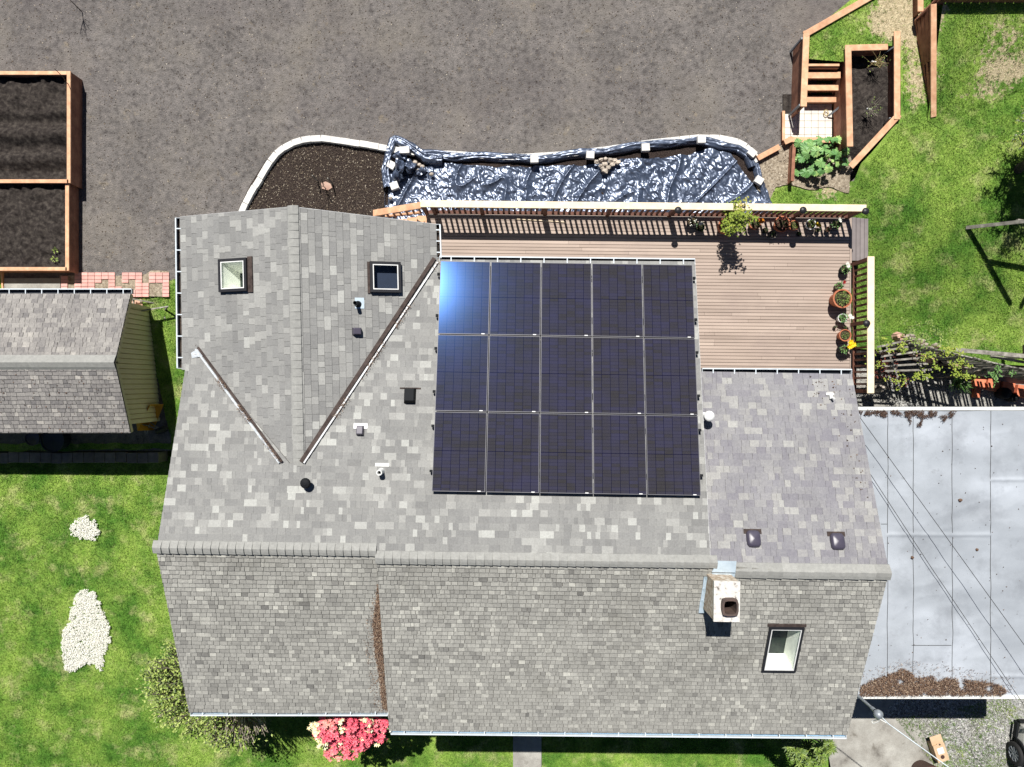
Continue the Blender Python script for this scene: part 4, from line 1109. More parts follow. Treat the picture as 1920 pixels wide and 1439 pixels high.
sticks('fallen_needles', v2, lambda x, y: NM.z(x, y) + .06, 1500, (.02, .05), .004, M['needles'], 'brown needles lying in the long right roof valley', 'needles', seed=23, lift=.03, keepf=lambda x, y, r: noise.noise(V3(x * 1.5, y * 1.5, 7)) > .05)
sm = [tuple(NR.ray(u, v).xy) for u, v in [(1500, 706), (1597, 706), (1640, 960), (1600, 900), (1560, 790), (1500, 730)]]
litter('moss_specks', sm, lambda x, y: NR.z(x, y) + .015, 34, (.012, .03), M['needles'], 'dark moss specks on the right roof corner near the deck', 'moss', dark, .4, seed=24)

# ---------------------------------------------------------------- solar panels
hp = .16
tl, tr, bl, br = (NM.ray(u, v, hp) for u, v in ((824, 490), (1298, 497), (812, 921), (1314, 930)))
mid_top, mid_bot = (tl + tr) / 2, (bl + br) / 2
axv = ((tr - tl).normalized() + (br - bl).normalized()).normalized()
ayv = (mid_top - mid_bot); Ltot = ayv.length; ayv.normalize(); azv = axv.cross(ayv).normalized(); ayv = azv.cross(axv).normalized()
Wtot = ((tr - tl).length + (br - bl).length) / 2; cen = (tl + tr + bl + br) / 4
gx, gy = .018, .022; sx_ = (Wtot - 4 * gx) / 5; sy_ = (Ltot - 2 * gy) / 3
rotm = Matrix((axv, ayv, azv)).transposed()
rown = ['top row nearest the deck', 'middle row', 'bottom row nearest the ridge']
coln = ['at the left end of the', 'second from the left in the', 'central one in the', 'second from the right in the', 'at the right end of the']
def panel_mesh():
    root = bpy.data.objects.new('solar_panel', None); COL.objects.link(root); root.empty_display_size = .2; WORLD[root.name] = V3(0, 0, 0)
    e = .011; b = MB()
    b.mi = 1
    for (x0, x1, y0, y1) in ((0, e, 0, sy_), (sx_ - e, sx_, 0, sy_), (e, sx_ - e, 0, e), (e, sx_ - e, sy_ - e, sy_)):
        b.prism([(x0, y0, 0), (x1, y0, 0), (x1, y1, 0), (x0, y1, 0)], (0, 0, -.035))
    b.mi = 0; b.build('frame', [M['panel_frame'], M['panel_edge']], root)
    b = MB(); b.prism([(e, e, -.004), (sx_ - e, e, -.004), (sx_ - e, sy_ - e, -.004), (e, sy_ - e, -.004)], (0, 0, -.006)); b.build('cells', M['cells'], root)
    b = MB(); b.prism([(sx_ - .16, .006, .001), (sx_ - .09, .006, .001), (sx_ - .09, .024, .001), (sx_ - .16, .024, .001)], (0, 0, -.002)); b.build('label_plate', M['white_plastic'], root)
    b = MB()
    b.prism([(sx_ - .002, sy_ * .22, .004), (sx_ + gx - .002, sy_ * .22, .004), (sx_ + gx - .002, sy_ * .22 + .05, .004), (sx_ - .002, sy_ * .22 + .05, .004)], (0, 0, -.02)); b.build('clamp', M['black_plastic'], root); b = MB()
    b.prism([(sx_ - .002, sy_ * .8, .004), (sx_ + gx - .002, sy_ * .8, .004), (sx_ + gx - .002, sy_ * .8 + .05, .004), (sx_ - .002, sy_ * .8 + .05, .004)], (0, 0, -.02))
    b.build('clamp', M['black_plastic'], root)
    return root
proto = panel_mesh()
for r in range(3):
    for c in range(5):
        o = proto if (r == 0 and c == 0) else copy_tree(proto)
        x0 = -Wtot / 2 + c * (sx_ + gx); y0 = Ltot / 2 - (r + 1) * sy_ - r * gy
        o.location = cen + axv * x0 + ayv * y0 + azv * (.0 if r != 1 else .002)
        o.rotation_euler = rotm.to_euler()
        tag(o, f'dark solar panel, {coln[c]} {rown[r]}', 'solar panel', 'solar panels on the roof')
b = MB()
for k in range(3):
    for f_ in (.25, .82):
        y = Ltot / 2 - k * (sy_ + gy) - sy_ * (1 - f_) 
        p0 = cen + axv * (-Wtot / 2 - .07) + ayv * y - azv * .036; p1 = cen + axv * (Wtot / 2 + .07) + ayv * y - azv * .036
        b.board(p0, p1, .04, .04, up=azv)
        for e_ in (p0 + axv * .035, p1 - axv * .035): b.obox(e_ + azv * .015, axv * .03, ayv * .025, azv * .03)
        for q in range(7):
            s_ = p0.lerp(p1, (q + .5) / 7); b.obox(s_ - azv * .07, axv * .02, ayv * .03, azv * .055)
o = b.build('panel_rails', M['black_plastic'], house)
# ---------------------------------------------------------------- deck
ZD = 2.3
deck = thing('deck', P(1200, 560, 0), 'large deck of pinkish brown boards behind the house', 'deck')
b = MB(); y = P(0, 404, ZD).y; y_end = P(0, 720, ZD).y; pitch = 6.25 * (H - ZD) / F; k = 0
xl = P(800, 0, ZD).x; xr = P(1593.5, 0, ZD).x; rg = random.Random(5)
while y > y_end:
    xs_ = [xl] + sorted(rg.uniform(xl + 1, xr - 1) for _ in range(rg.choice([1, 2, 2]))) + [xr]
    for i in range(len(xs_) - 1):
        xa, xb = xs_[i], xs_[i + 1]
        q0 = V3(xa, y - (xa) * math.tan(th0) * .8, ZD); q1 = V3(xb - .004, y - (xb) * math.tan(th0) * .8, ZD)
        b.board(q0, q1, pitch - .011, .03, tone=max(0, min(1, rg.gauss(.5, .13))))
    y -= pitch; k += 1
b.build('deck_boards', M['deck'], deck)
b = MB(); c = [P(800, 408, ZD - .036), P(1592, 412, ZD - .036), P(1592, 714, ZD - .036), P(800, 714, ZD - .036)]
b.prism(c[::-1], (0, 0, -.16)); b.build('joists', M['felt'], deck)
b = MB(); b.board(P(1595.5, 408, ZD + .006), P(1595.5, 697, ZD + .006), .045, .2, tone=.6); b.board(P(800, 403.5, ZD + .004), P(1597, 407, ZD + .004), .04, .2, tone=.9); b.build('edge_board', M['deck'], deck)
b = MB()
for u in (830, 1010, 1200, 1390, 1585):
    for v in (415, 560, 690):
        q = P(u, v, ZD - .2); b.box((q.x, q.y, .95), (.14, .14, 2.3))
b.build('deck_post', M['stain'], deck)
# grey composite landing right of the deck
lz = ZD - .17
b = MB()
for i in range(4):
    b.tone = R.random(); b.prism([P(1597.6 + 7.7 * i, 489, lz), P(1604.6 + 7.7 * i, 489, lz), P(1604.9 + 7.7 * i, 408 + i * .8, lz), P(1597.9 + 7.7 * i, 408 + i * .8, lz)], (0, 0, -.04))
ld = thing('deck_step', P(1612, 448, .9), 'grey composite step at the upper right corner of the deck', 'step')
b.build('tread', M['composite'], ld)
b = MB(); b.prism([P(1599, 487, lz - .045), P(1626, 487, lz - .045), P(1626, 412, lz - .045), P(1599, 412, lz - .045)], (0, 0, -1.1)); b.build('riser', M['stain'], ld)

def railing(label, p0, p1, posts, nb, capw, inner, z0=ZD, z1=3.3):
    """p0,p1: cap end points at cap height; inner: unit vector to deck side"""
    t = thing('deck_railing', ((p0.x + p1.x) / 2, (p0.y + p1.y) / 2, z0), label, 'railing', 'railings of the deck')
    d = (p1 - p0).normalized(); d.z = 0
    b = MB(); b.board(p0, p1, capw, .04); b.build('cap_rail', M['cedar_pale'], t, bevel=.012)
    b = MB(); q0, q1 = p0 + inner * .0, p1 + inner * .0
    b.board(V3(q0.x, q0.y, z1 - .045), V3(q1.x, q1.y, z1 - .045), .04, .09); b.build('top_rail', M['stain'], t)
    b = MB(); b.board(V3(q0.x, q0.y, z0 + .16), V3(q1.x, q1.y, z0 + .16), .09, .04); b.build('bottom_rail', M['stain'], t)
    for f in posts:
        p = p0.lerp(p1, f); b = MB(); b.box((p.x, p.y, (z0 - .25 + z1 - .05) / 2), (.09, .09, z1 - z0 + .2), -th0); b.build('post', M['stain'], t)
    base = None; L_ = (p1 - p0).length
    for i in range(nb):
        f = (i + .5) / nb
        if any(abs(f - q) * L_ < .07 for q in posts): continue
        p = p0.lerp(p1, f)
        if base is None:
            b = MB(); b.box((0, 0, 0), (.052, .04, z1 - z0 - .2), (-th0 if abs(d.x) > .5 else math.pi / 2)); base = b.build('baluster', M['stain'], None); o = base
        else:
            o = base.copy(); COL.objects.link(o)
        o.parent = t; o.location = V3(p.x, p.y, (z0 + .13 + z1 - .09) / 2) - WORLD[t.name]
    return t
zc = 3.3
r0_, r1_ = P(788, 382, zc), P(1625, 390.5, zc)
L_ = r1_.x - r0_.x; fx = lambda u, z=2.5: (P(u, 400, z).x - r0_.x) / L_
pf = [.004, fx(815), fx(904), fx(1022), fx(1140), fx(1257), fx(1375), fx(1492), fx(1594)]
railing('long pale capped railing of brown balusters along the top of the deck', r0_, r1_, pf, 78, .175, V3(0, -1))
e0, e1 = P(1633.5, 481, zc), P(1633, 738, zc)
railing('shorter pale capped railing on the right side of the deck', e0, e1, [.015, .475, .985], 22, .175, V3(-1, 0))
# sloping stair rail at the left end with three steps behind the roof
t = thing('stair_railing', P(745, 392, 1.2), 'sloping cedar handrail going down beside the upper gable', 'railing', 'railings of the deck')
h0, h1 = P(790, 384.5, 3.27), P(699, 400, 2.35)
b = MB(); b.board(h0, h1, .17, .04); b.build('cap_rail', M['cedar'], t, bevel=.01)
b = MB(); b.board(P(785, 398, 2.55), P(722, 405, 1.75), .05, .09); b.build('bottom_rail', M['cedar'], t)
for i in range(7):
    q = h0.lerp(h1, (i + .6) / 7.5); b = MB(); b.box((q.x, q.y, q.z - .42), (.04, .04, .76)); b.build('baluster', M['cedar_dark'], t)
t = thing('deck_stairs', P(750, 400, 1.2), 'cedar steps leading down left from the deck, half hidden by the gable', 'stairs')
for i in range(5):
    z = ZD - .19 * (i + 1); x = xl - .15 - .28 * i
    b = MB(); b.board((x, P(0, 405, 2.1).y, z), (x, P(0, 450, 2.1).y, z), .27, .04); b.build('tread', M['cedar'], t)

# small lamps on the rail posts
def lamp(p, label, outw):
    t = thing('post_lamp', p, label, 'lamp', 'small dark lamps on the railing posts')
    b = MB(); b.lathe((0, 0, 0), [(.0, .075), (.04, .07), (.085, .045), (.09, .03), (.08, .025), (0, .025)], 18)
    b.v = [(x + p.x, y_ + p.y, z + p.z) for x, y_, z in b.v]; b.build('lamp_shade', M['dark_metal'], t, smooth=True)
    b = MB(); b.lathe(p, [(.03, .03), (.025, -.10), (.03, -.11), (0, -.11)], 10); b.board(p + V3(0, 0, -.05), p + outw * .12 + V3(0, 0, -.05), .02, .02); b.build('stem', M['black_plastic'], t)
lamp(P(1271, 395, 3.33), 'dark round post lamp left of the potted maple', V3(0, 1))
lamp(P(1505, 395, 3.33), 'dark round post lamp right of the potted maple', V3(0, 1))
lamp(P(1622, 397, 3.33), 'dark round post lamp at the corner end of the long railing', V3(0, 1))
lamp(P(1624, 607, 3.33), 'dark round post lamp on the right side railing', V3(1, 0))
# bamboo poles lying along the deck edge
b = MB(); b.tube([P(965, 411, ZD + .03), P(1060, 417, ZD + .03)], .012, 6); o = b.build('plank', M['cedar_pale']); tag(o, 'thin pale batten lying in the railing shadow', 'batten')

# ---------------------------------------------------------------- pots and plants
def leafball(b, c, r, n, size, wd, up=.5, rg=R, tone=None, flatk=.7, droop=0.0):
    for _ in range(n):
        d = V3(rg.gauss(0, 1), rg.gauss(0, 1), abs(rg.gauss(0, 1)) * flatk).normalized()
        p = Vector(c) + V3(d.x * r[0], d.y * r[1], d.z * r[2]) * (rg.random() ** .4)
        l = size * rg.uniform(.6, 1.25)
        dd = V3(d.x + rg.gauss(0, .5), d.y + rg.gauss(0, .5), d.z * up + rg.gauss(0, .35) - droop).normalized() * l
        b.leaf(p, dd, wd * rg.uniform(.7, 1.3), tone=max(0, min(1, rg.gauss(.5, .22) if tone is None else rg.gauss(*tone))), up=(rg.gauss(0, .3), rg.gauss(0, .3), 1))
def pot(u, v, r, h, m, label, leafm='leaf_deep', nleaf=40, spread=1.0, flower=None, fpos=(0, 0), z=ZD + .03, lh=.16, lsize=.06, name='plant_pot', fr=.05):
    p = P(u, v, z + h); p.z = z
    t = thing(name, p, label, 'potted plant')
    b = MB(); b.lathe(p, [(0, 0.0), (r * .7, 0), (r * .95, h * .86), (r * 1.05, h * .86), (r * 1.05, h), (r * .9, h), (r * .86, h * .88)], 22); b.build('pot', M[m], t, smooth=False)
    b = MB(); b.lathe(p, [(r * .88, h * .87), (0, h * .9)], 18); b.build('soil', M['potting'], t)
    if nleaf:
        b = MB(); leafball(b, p + V3(0, 0, h), (r * spread, r * spread, lh), nleaf, lsize, lsize * .45)
        b.build('foliage', M[leafm], t)
        b = MB()
        for _ in range(5):
            q = p + V3(R.uniform(-1, 1) * r * .7, R.uniform(-1, 1) * r * .7, h + lh * .7); b.tube([p + V3(0, 0, h * .85), q], .004, 4)
        b.build('stem', M['leaf_deep'], t)
    if flower:
        b = MB(); c = p + V3(fpos[0], fpos[1], h + lh)
        for k in range(3):
            cc = c + V3(R.uniform(-1, 1) * fr * .8, R.uniform(-1, 1) * fr * .8, R.uniform(0, .04))
            for i in range(12):
                a = i * .53; b.leaf(cc, V3(math.cos(a), math.sin(a), .25 + .25 * (i % 3)) * fr, fr * .6, tone=R.random())
        b.build('flower', M[flower], t)
    return t
pot(1298, 415, .13, .2, 'black_plastic', 'black pot with pale grey leaves by the top railing, leftmost pot', 'whitepetal', 26, 1.0, lsize=.05)
pot(1313, 426, .11, .18, 'black_plastic', 'black pot with dark leaves and white blooms just left of the maple', 'leaf_deep', 40, 1.1, 'whitepetal', (-.02, .05))
pot(1416, 419, .15, .22, 'terracotta', 'terracotta pot with an orange flower right of the maple', 'leaf_deep', 30, .8, 'orangepetal', (.12, .02), fr=.07)
pot(1434, 433, .07, .10, 'black_plastic', 'tiny black pot with green leaves below the orange flower', 'leaf_deep', 22, 1.1, lsize=.04)
pot(1448, 440, .10, .14, 'dark_metal', 'dark pot of purple grey leaves at the edge of the railing shadow', 'twig', 26, .9, lsize=.04)
pot(1467, 420, .20, .28, 'terracotta', 'large terracotta pot with a dark red leafy plant by the railing', 'leaf_red', 80, .9, lh=.3, lsize=.06)
pot(1489, 423, .13, .18, 'terracotta', 'mid size terracotta pot with yellow green moss by the railing', 'leaf_lime', 40, .7, lh=.05, lsize=.03)
pot(1498, 439, .06, .08, 'black_plastic', 'tiny dark pot in the railing shadow below the mossy pot', 'leaf_deep', 14, .8, lsize=.03)
pot(1521, 421, .13, .18, 'white_plastic', 'white rimmed pot with a yellow flower by the top railing', 'leaf', 30, .8, 'yellow', (.10, -.04))
pot(1533, 432, .06, .09, 'black_plastic', 'tiny black pot beside the white rimmed pot', 'leaf_deep', 16, .9, lsize=.03)
pot(1552, 431, .07, .10, 'black_plastic', 'small pot with reddish leaves near the deck corner', 'leaf_red', 18, .9, lsize=.04)
pot(1568, 421, .11, .18, 'black_plastic', 'black pot with cream flowers nearest the deck corner', 'leaf_deep', 36, 1.0, 'whitepetal', (.02, .07))
pot(1585, 505, .115, .2, 'black_plastic', 'dark pot with white edged leaves, topmost along the right deck edge', 'leaf_blue', 46, 1.0, 'whitepetal', (0, .08))
pot(1573, 537, .095, .16, 'clay', 'small brown pot with a red flower above the big terracotta pot', 'leaf_blue', 36, .9, 'redpetal', (.06, .07), fr=.035)
pot(1580, 560, .235, .42, 'terracotta', 'biggest terracotta pot, at the right edge of the deck', 'leaf', 120, .8, lh=.16, lsize=.05)
pot(1580, 597, .115, .2, 'white_plastic', 'white pot with green leaves and a white flower on the right deck edge', 'leaf_blue', 50, .9, 'whitepetal', (.13, .02))
pot(1565, 614, .04, .05, 'black_plastic', 'tiny black pot standing away from the right deck edge', 'twig', 8, .9, lsize=.03)
pot(1583, 614, .04, .05, 'black_plastic', 'tiny black pot between the white pot and the plain terracotta pot', 'leaf_deep', 8, .9, lsize=.03)
pot(1585, 629, .15, .26, 'terracotta', 'plain terracotta pot with low green growth, second big one down', 'leaf', 60, .6, lh=.05, lsize=.035)
pot(1582, 655, .125, .22, 'black_plastic', 'black pot with bright yellow flowers, lowest on the right deck edge', 'leaf_blue', 30, .8, 'yellow', (.11, .12), fr=.08)

# the small maple in its pot
p = P(1362, 424, ZD + .3); p.z = ZD + .03
t = thing('potted_maple', p, 'lime green potted maple standing against the top railing', 'potted tree')
b = MB(); b.lathe(p, [(0, 0), (.16, 0), (.2, .28), (.22, .28), (.22, .32), (.18, .32), (.18, .28), (0, .28)], 22); b.build('pot', M['terracotta'], t)
b = MB(); lf = MB(); lf2 = MB(); rg = random.Random(3)
top = V3(p.x + .02, p.y + .05, p.z + .3)
for i in range(34):
    a = rg.uniform(0, 6.28); hh = rg.uniform(.35, 1.35); rad = rg.uniform(.12, .46) * (1.15 - .35 * abs(hh - .9))
    e = top + V3(math.cos(a) * rad * .9, math.sin(a) * rad * .9 - .02, hh)
    m1 = top + V3(math.cos(a) * rad * .3, math.sin(a) * rad * .3, hh * .6)
    b.tube([top, m1, e], [.012, .008, .003], 5)
    tipc = (e.y > top.y + .12 and e.x > top.x - .02 and rg.random() < .7); tgt = lf
    for k in range(24):
        c = m1.lerp(e, rg.uniform(.3, 1.05)) + V3(rg.gauss(0, .05), rg.gauss(0, .05), rg.gauss(0, .05))
        f0 = rg.uniform(0, 6.28)
        for q in range(5):       # five fingered leaf
            an = f0 + (q - 2) * .6; l = .055 * (1 - .13 * abs(q - 2)) * rg.uniform(.8, 1.2)
            tgt.leaf(c, V3(math.cos(an), math.sin(an), -.15) * l, .016, tone=max(0, min(1, rg.gauss(.96 if tipc else .5, .2))))
b.tube([p + V3(0, 0, .2), top, top + V3(.02, .03, .9)], [.02, .016, .006], 7)
b.build('trunk', M['twig'], t); lf.build('crown', M['leaf_lime'], t)

# ---------------------------------------------------------------- raised beds on the left
def bed(label, px, ztop, zsoil, zgr, m, furrow, cats='raised bed', name='raised_bed', capw=.10, seed=1):
    (u0, v0, u1, v1) = px
    a = P(u0, v1, ztop); c = P(u1, v0, ztop)
    t = thing(name, ((a.x + c.x) / 2, (a.y + c.y) / 2, zgr), label, cats, 'timber raised beds')
    h = capw / 2
    sides = [((a.x + h, a.y + h), (c.x - h, a.y + h)), ((c.x - h, a.y), (c.x - h, c.y)), ((c.x - 2 * h, c.y - h), (a.x + h, c.y - h)), ((a.x + h, c.y - 2 * h), (a.x + h, a.y))]
    for (p0, p1) in sides:
        b = MB(); b.tone = R.random(); b.board((*p0, ztop), (*p1, ztop), capw, .045); b.build('cap_board', m, t, bevel=.006)
        b = MB()
        n = 3; hh = (ztop - .046 - zgr + .1) / n
        for k in range(n):
            b.tone = R.random(); b.board((*p0, ztop - .046 - k * hh), (*p1, ztop - .046 - k * hh), .045, hh - .004)
        b.build('side_planks', M['cedar_dark'], t)
    def zf(x, y): return zsoil + furrow(x - a.x, y - a.y)
    sheet('soil', [(a.x + h, a.y + h), (c.x - h, a.y + h), (c.x - h, c.y - h), (a.x + h, c.y - h)], zf, .06, M['soil'], kind=None, parent=None)
    o = bpy.context.scene.collection.objects[-1]
    so_ = [x for x in COL.objects if x.type == 'MESH' and x.name.startswith('soil') and x.parent is None][-1]
    so_.parent = t; so_.location = -WORLD[t.name]
    return t
zg0 = 1.2
def fur1(x, y):
    q = 0.0
    if y < 2.1: q = .11 * math.sin((y + .18) * 2 * math.pi / .70 + .5 * noise.noise(V3(x * .8, y, 1))) * sstep(2.1, 1.9, y) * (1 - sstep(13.0, 13.4, x) * 0)
    return q + .07 * noise.noise(V3(x * 2.2, y * 2.2, 3)) + .05 * noise.noise(V3(x * 7, y * 7, 3)) * (1.8 if y > 2.0 else 1)
def fur2(x, y):
    c = .16 * abs(noise.noise(V3(x * 2.6, y * 2.6, 3))) + .035 * noise.noise(V3(x * 9, y * 9, 3))
    return c + (.05 if y > .55 and x < 13.3 else 0)
ub = P(-70, 0, 1.62); 
bed('timber raised bed with furrowed dark soil in the left yard, upper of two', (-130, 133.5, 132, 343.5), 1.78, 1.58, 1.2, M['cedar'], fur1)
bed('timber raised bed of crusted dark soil, lower of the two on the left', (-130, 336.5, 129, 508), 1.70, 1.50, 1.2, M['cedar'], fur2)
# seedlings and a stake in the beds
for k, (u, v) in enumerate([(103, 470), (103, 487)]):
    p = P(u, v, 1.6); b = MB(); leafball(b, p, (.06, .06, .05), 16, .07, .03, tone=(.75, .15)); o = b.build('seedling', M['leaf'])
    tag(o, ['small green seedling in the lower bed, upper one', 'small green seedling in the lower bed, lower one'][k], 'seedling', 'seedlings')
b = MB(); b.tube([P(126, 160, 1.6), P(119, 146, 1.95), P(102, 129, 2.35)], .01, 5); o = b.build('garden_stake', M['darktwig']); tag(o, 'thin dark stake leaning over the corner of the upper raised bed', 'stake')
b = MB(); q = P(6, 505, 1.2); q2 = P(6, 556, 1.2); b.board(V3(q.x, q.y, 1.3), V3(q2.x, q2.y, 1.2), .05, .15); o = b.build('edging_board', M['cedar']); tag(o, 'short cedar board at the left end of the concrete slab', 'board')

# ---------------------------------------------------------------- pale block kerb round the mulch bed
kerb = thing('kerb', P(560, 270, 1.2), 'curved kerb of pale concrete blocks round the mulch bed', 'kerb')
kp = [(452, 398), (462, 376), (473, 356), (486, 336), (500, 312), (514, 291), (534, 275), (556, 264), (582, 260), (604, 259), (640, 264), (680, 270), (722, 277), (760, 284), (800, 287), (850, 289), (900, 292), (960, 295), (1010, 293), (1060, 289), (1110, 284), (1160, 277), (1210, 269), (1262, 263), (1310, 258), (1350, 259), (1392, 268), (1410, 284), (1424, 306)]
kw = [P(u, v, 1.38) for u, v in kp]
ln = [0]
for i in range(len(kw) - 1): ln.append(ln[-1] + (kw[i + 1] - kw[i]).length)
def kat(s):
    for i in range(len(ln) - 1):
        if s <= ln[i + 1]: return kw[i].lerp(kw[i + 1], (s - ln[i]) / (ln[i + 1] - ln[i]))
    return kw[-1].copy()
b = MB(); s_ = 0; bl_ = .27
while s_ + bl_ < ln[-1]:
    p0, p1 = kat(s_ + .004), kat(s_ + bl_ - .004); j = V3(R.uniform(-.006, .006), R.uniform(-.006, .006), R.uniform(-.006, .006))
    b.board(p0 + j, p1 + j, .165, .22, tone=R.random()); s_ += bl_
b.build('blocks', M['block'], kerb)

# ---------------------------------------------------------------- black polythene over the bed
def ridged(x, y, s, seed):
    w1 = noise.noise(V3(x * s * .7, y * s * .7, seed + 5)); w2 = noise.noise(V3(x * s * .7, y * s * .7, seed + 9))
    return 1 - abs(noise.noise(V3(x * s + w1 * 1.3, y * s + w2 * 1.3, seed))) * 2
_rc = {}
def facets(x, y, sc_, k):
    """flat facets with soft creases, as in crumpled film: blend of tilted planes round random cell centres"""
    wx = x + .10 * noise.noise(V3(x * 3, y * 3, 71)); wy = y + .10 * noise.noise(V3(x * 3, y * 3, 83))
    q = V3((wx * .85 + wy * .5) * sc_, (wy * .62 - wx * .32) * sc_, 0)
    ds, ps = noise.voronoi(q)
    w = 0.0; h = 0.0; d0 = ds[0]
    for d, p in zip(ds, ps):
        key = (round(p.x, 3), round(p.y, 3)); g_ = _rc.get(key)
        if g_ is None:
            rr = random.Random(hash(key)); g_ = _rc[key] = (rr.gauss(0, .24), rr.gauss(0, .24), rr.uniform(-.3, .3))
        e = math.exp(-(d - d0) * 9.0); w += e; h += e * ((q.x - p.x) * g_[0] + (q.y - p.y) * g_[1] + g_[2] * .25)
    return h / w / sc_ * k
tp_top = [(722, 352), (722, 330), (728, 300), (760, 322), (800, 312), (830, 304), (870, 310), (960, 314), (1060, 311), (1120, 306), (1180, 300), (1230, 296), (1290, 290), (1330, 278), (1370, 290), (1400, 330), (1420, 356), (1444, 384)]
def topv(u):
    if u <= 722: return 300
    for (a, va), (c, vc) in zip(tp_top[2:-1], tp_top[3:]):
        if a <= u <= c: return va + (vc - va) * (u - a) / (c - a)
    return 384
b = MB(); nu, nv = 640, 132; vs = []; fs = []
ue = lambda v: 1424 + (v - 330) * .36 if v > 330 else 1424
for j in range(nv + 1):
    for i in range(nu + 1):
        u = 721 + (1447 - 721) * i / nu
        vt = topv(u) + 2.5 * noise.noise(V3(u * .05, 0, 7)) + 4 * noise.noise(V3(u * .015, 0, 17)); v = vt + (418 - vt) * j / nv
        ul = 721 + 3 * noise.noise(V3(v * .06, 3, 3)); u = max(u, ul)
        p = P(u, v, 1.30); x, y = p.x, p.y
        big = max(0.0, ridged(x * .8 - y * .6, y * .30 + x * .2, 1.1, 3)) ** 6 * .10
        z = 1.29 + big + facets(x, y, 7.6, 1.0) + facets(x + 7, y + 3, 15.5, .75) + .03 * noise.noise(V3(x, y, 1))
        vs.append((x, y, z))
for j in range(nv):
    for i in range(nu):
        k = j * (nu + 1) + i; fs.append((k, k + nu + 1, k + nu + 2, k + 1))
b.solid(vs, fs); o = b.build('polythene_sheet', M['tarp'], smooth=True); tag(o, 'wide crinkled black polythene sheet spread over the bed above the deck', 'plastic sheet')
# the rolled hem pulled over the kerb
def drape(name, px, wd, ht, label, seed, nl=260, nw=16, fold=.05):
    pts = [P(u, v, 1.40) for u, v in px]; ll = [0]
    for i in range(len(pts) - 1): ll.append(ll[-1] + (pts[i + 1] - pts[i]).length)
    def at(s):
        for i in range(len(ll) - 1):
            if s <= ll[i + 1] + 1e-6: return pts[i].lerp(pts[i + 1], (s - ll[i]) / (ll[i + 1] - ll[i])), (pts[i + 1] - pts[i]).normalized()
    vs = []; fs = []
    for i in range(nl + 1):
        s = ll[-1] * i / nl; p, d = at(s); sd = V3(-d.y, d.x)
        wv = wd * (1 + .35 * noise.noise(V3(s * 1.3, 0, seed)))
        for j in range(nw + 1):
            q = j / nw * 2 - 1; off = sd * (q * wv / 2 + .05 * noise.noise(V3(s * 1.1, 9, seed)))
            h = ht * (1 - abs(q) ** 3) + fold * (ridged(s * .5, q * 1.1, 1.8, seed) ** 2 - .3) + .02 * ridged(s * 2, q * 1.5, 3, seed + 4)
            z = max(1.265, 1.27 + h) if abs(q) < .98 else 1.26
            vs.append((p.x + off.x, p.y + off.y, z))
    for i in range(nl):
        for j in range(nw):
            k = i * (nw + 1) + j; fs.append((k, k + nw + 1, k + nw + 2, k + 1))
    b = MB(); b.solid(vs, [tuple(reversed(f)) for f in fs]); o = b.build(name, M['tarp'], smooth=True); tag(o, label, 'plastic sheet'); return o
drape('polythene_hem', [(745, 262), (790, 286), (850, 293), (905, 291), (960, 295), (1010, 295), (1060, 290), (1110, 284.5), (1165, 277), (1215, 270), (1262, 264), (1310, 262), (1345, 268), (1385, 276), (1405, 290), (1412, 312)], .27, .13, 'long folded hem of black polythene laid over the block kerb', 41)
drape('polythene_bunch', [(727, 352), (722, 318), (730, 285), (738, 262), (748, 264), (770, 275), (800, 296), (830, 300)], .30, .20, 'bunched black polythene heap at the left end of the sheet', 55, 160, 16, .09)
b = MB()
for (u, v, rx, ry, rz, zc_) in [(748, 318, .15, .26, .24, 1.5), (768, 312, .16, .14, .15, 1.45), (790, 322, .13, .10, .1, 1.4), (750, 292, .16, .10, .12, 1.45)]:
    p = P(u, v, zc_); b.rock(p, rx, ry, rz, rough=.9, seg=22, rings=14)
o = b.build('polythene_wad', M['tarp'], smooth=False); tag(o, 'crumpled wad of black polythene beside the loose blocks', 'plastic sheet')
drape('polythene_edge', [(1418, 300), (1424, 330), (1434, 356), (1446, 384)], .22, .06, 'black polythene edge running down to the railing on the right', 63, 60, 10, .05)
# blocks and stones weighting the sheet
def block(u, v, rot_, label, z=1.50, sx=.22, sy=.20, h=.14):
    p = P(u, v, z); b = MB(); b.box((p.x, p.y, z - h / 2), (sx, sy, h), rot_, tone=R.random()); o = b.build('loose_block', M['block'], bevel=.008)
    tag(o, label, 'concrete block', 'pale blocks weighting the plastic sheet')
block(758, 281, .05, 'pale block on the bunched plastic, topmost at the left end', 1.62, .27, .18)
block(733, 309, -.5, 'pale block on the left plastic edge, above the lower loose one', 1.47)
block(739, 348, .35, 'pale block standing on the plastic nearest the gable', 1.50)
block(1002, 298, .03, 'pale block on the hem above the middle of the railing, leftmost', 1.60)
block(1107, 290, -.06, 'pale block on the hem right above the pile of stones', 1.60)
block(1211, 276, .05, 'pale block on the hem between the stone pile and the far bend', 1.60)
block(1316, 261, .02, 'pale block on the hem at the top of the bend', 1.60)
block(1411, 286, -.7, 'pale block touching the end of the cedar board', 1.52)
block(1424, 338, -.55, 'pale block at the right edge of the plastic above the lawn', 1.47)
for k, (u, v, s) in enumerate([(778, 305, .07), (786, 309, .06), (792, 313, .07), (782, 319, .05), (809, 327, .07), (732, 372, .06)]):
    p = P(u, v, 1.42); b = MB(); b.rock(p, s, s * .8, s * .6, R.random()); o = b.build('stone', M['rockmat'], smooth=True)
    tag(o, ['round pale stone on the plastic near the wad, leftmost of a row', 'small round stone second in the row by the wad', 'larger pale stone third in the row by the wad', 'small stone under the row beside the wad', 'lone pale stone on the plastic right of the wad', 'lone white stone on the plastic close to the gable'][k], 'stone', 'stones on the plastic sheet')
